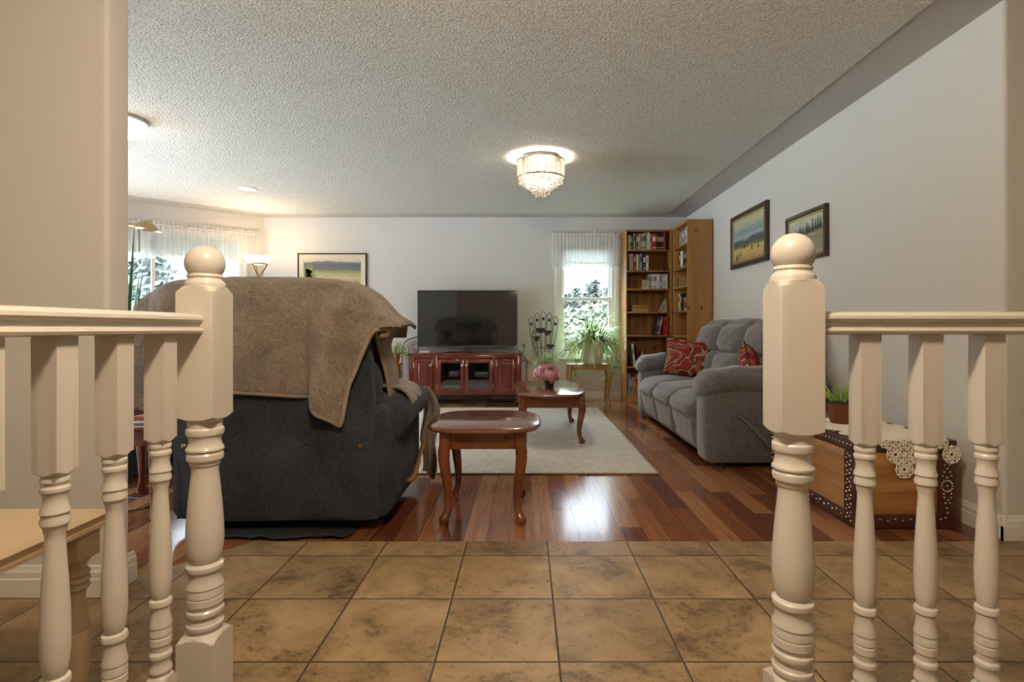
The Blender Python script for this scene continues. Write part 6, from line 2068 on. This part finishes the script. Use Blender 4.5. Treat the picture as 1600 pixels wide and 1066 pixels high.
# opal dome at left
dx_, dy_ = X(186, 3.75), 3.75
dl = thing('ceiling_light', 'white opal dome ceiling light partly hidden by the partition wall', 'ceiling light', (dx_, dy_, ZC - 0.008))
bm = nb(); lathe(bm, [(0.168, -0.001), (0.172, -0.012), (0.165, -0.022), (0.15, -0.024), (0.0, -0.024)], (dx_, dy_, ZC - 0.008), 40); obj('base_ring', bm, m_trim, dl)
bm = nb(); lathe(bm, [(0.165, -0.020)] + [(0.165 * math.cos(a), -0.022 - 0.120 * math.sin(a)) for a in [PI / 2 * k / 12 for k in range(12)]] + [(0.001, -0.142)], (dx_, dy_, ZC - 0.008), 40); obj('glass_dome', bm, m_whglow, dl)

# torchiere in the corner
tx_, ty_ = X(404, 6.50), 6.50
ZT = Z(401, 6.50)
tc_ = thing('torchiere_lamp', 'brass torchiere floor lamp with a glowing glass bowl in the back corner', 'floor lamp', (tx_, ty_, 0))
bm = nb(); lathe(bm, [(0.03, -0.105), (0.08, -0.095), (0.125, -0.070), (0.160, -0.035), (0.180, 0.0), (0.176, 0.0), (0.155, -0.034), (0.12, -0.066), (0.075, -0.090), (0.0, -0.098)], (tx_, ty_, ZT), 40, True); obj('glass_bowl', bm, m_glow, tc_)
bm = nb(); tube(bm, [(tx_ + 0.098 * math.cos(2 * PI * k / 40), ty_ + 0.098 * math.sin(2 * PI * k / 40), ZT - 0.092) for k in range(41)], 0.008, 8, False); obj('bowl_ring', bm, m_antique, tc_)
for k in range(3):
    a = PI * 0.08 + k * 2 * PI / 3
    e = lambda ang, r_, z: (tx_ + r_ * math.cos(ang), ty_ + r_ * math.sin(ang), z)
    bm = nb(); tube(bm, spline([e(a, 0.098, ZT - 0.092), e(a, 0.055, ZT - 0.17), e(a, 0.004, ZT - 0.25), e(a + PI, 0.05, ZT - 0.33), e(a + PI, 0.06, ZT - 0.50), e(a + PI, 0.02, 1.05), e(a + PI, 0.012, 0.5), e(a + PI, 0.012, 0.03)], 6), 0.008, 8)
    obj('stem_rod', bm, m_antique, tc_)
bm = nb(); lathe(bm, [(0.14, 0.0), (0.145, 0.012), (0.10, 0.026), (0.03, 0.036), (0.02, 0.05)], (tx_, ty_, 0), 36); obj('base', bm, m_antique, tc_)

# reading lamp at left edge
YL = 4.62
lx = X(186, YL)
pl_ = thing('reading_lamp', 'brass reading floor lamp with domed metal shade at the left bay window', 'floor lamp', (lx, YL, 0))
bm = nb(); lathe(bm, [(0.13, 0.0), (0.13, 0.014), (0.03, 0.022), (0.012, 0.03)], (lx, YL, 0), 32); obj('base', bm, m_antique, pl_)
bm = nb(); tube(bm, [(lx, YL, 0.02), (lx, YL, Z(352, YL))], 0.010, 10); obj('pole', bm, m_antique, pl_)
bm = nb(); tube(bm, [(lx, YL, Z(354, YL)), (X(203, YL), YL, Z(352.5, YL)), (X(219, YL), YL, Z(354, YL))], 0.014, 10); obj('arm', bm, m_antique, pl_)
bm = nb(); rings = []
for k in range(17):
    t = k / 16
    xx = X(216 + 33 * t, YL)
    h = (0.02 + 0.072 * math.sin(PI * min(1, 0.18 + t * 0.66)) ** 0.8) * (1 - 0.78 * max(0, t - 0.55) / 0.45)
    wd = 0.075 * math.sin(PI * (0.12 + 0.76 * t)) ** 0.6
    zb = Z(358.5 + 4.5 * t, YL)
    rings.append([Vector((xx, YL + wd * math.cos(PI * j / 12), zb + h * math.sin(PI * j / 12))) for j in range(13)])
ring_loft(bm, rings, cap=False, closed=False)
sh_ = obj('shade', bm, m_antique, pl_, smooth=60); sh_.modifiers.new('thickness', 'SOLIDIFY').thickness = 0.003
bm = nb(); tube(bm, [(X(217, YL), YL, Z(357, YL)), (X(217.5, YL), YL, Z(393, YL))], 0.006, 8); obj('pull_rod', bm, m_antique, pl_)

# tall leafy plant at the left edge
YQ = 4.95
qx = X(184, YQ)
tpnt = thing('tall_strap_plant', 'tall dark strap-leaved plant at the left edge of the bay window', 'plant', (qx, YQ, 0))
bm = nb(); lathe(bm, [(0.13, 0.001), (0.17, 0.30), (0.18, 0.305), (0.18, 0.33), (0.16, 0.33), (0.15, 0.28), (0.0, 0.28)], (qx, YQ, 0), 32); obj('pot', bm, m_clay, tpnt)
bm = nb()
for (a, el, L, w, dr) in ((0.05, 1.50, 1.62, 0.075, 0.04), (0.3, 1.44, 1.30, 0.075, 0.10), (2.4, 1.42, 1.45, 0.07, 0.15), (3.6, 1.40, 1.25, 0.07, 0.2), (4.8, 1.42, 1.1, 0.07, 0.2), (1.5, 1.40, 1.2, 0.07, 0.2)):
    leaf(bm, (qx + 0.03 * math.cos(a), YQ + 0.03 * math.sin(a), 0.28), a, el, L, w, dr, 10, 0.2, 0, 0.1)
obj('leaves', bm, m_green_d, tpnt, smooth=180)

# entry pendant above the viewer
PX, PY, PZ = -0.10, 0.50, 1.98
el = thing('pendant_light', 'opal globe pendant light hanging in the entry above the viewer', 'pendant light', (PX, PY, ZC - 0.008))
bm = nb(); lathe(bm, [(0.06, -0.001), (0.065, -0.012), (0.03, -0.03), (0.0, -0.032)], (PX, PY, ZC - 0.008), 32); obj('canopy', bm, m_antique, el)
bm = nb(); tube(bm, [(PX, PY, ZC - 0.03), (PX, PY, PZ + 0.12)], 0.006, 8); obj('rod', bm, m_antique, el)
bm = nb(); lathe(bm, [(0.045, 0.085), (0.05, 0.10), (0.03, 0.125), (0.0, 0.13)], (PX, PY, PZ), 24); obj('cap', bm, m_antique, el)
bm = nb(); sphere(bm, (PX, PY, PZ), 0.10, 24, 16)
m_globe = emit_mat('lit_globe_glass', (1.0, 0.77, 0.53), 94.0, (0.85, 0.8, 0.7))
obj('glass_globe', bm, m_globe, el)

# light given off by the lamps
lamp('drum_lamp_light', (chx, YCH, 2.30), 25, SOFTWARM, 0.05)
lamp('can_light', (rx, ry, ZC - 0.03), 8, SOFTWARM, 0.04, 'SPOT', (0, 0, 0), (math.radians(130), 0.6))
lamp('dome_light', (dx_, dy_, ZC - 0.30), 2, SOFTWARM, 0.10)
lamp('torchiere_light', (tx_, ty_, ZT + 0.03), 4.5, (1.0, 0.74, 0.46), 0.06)
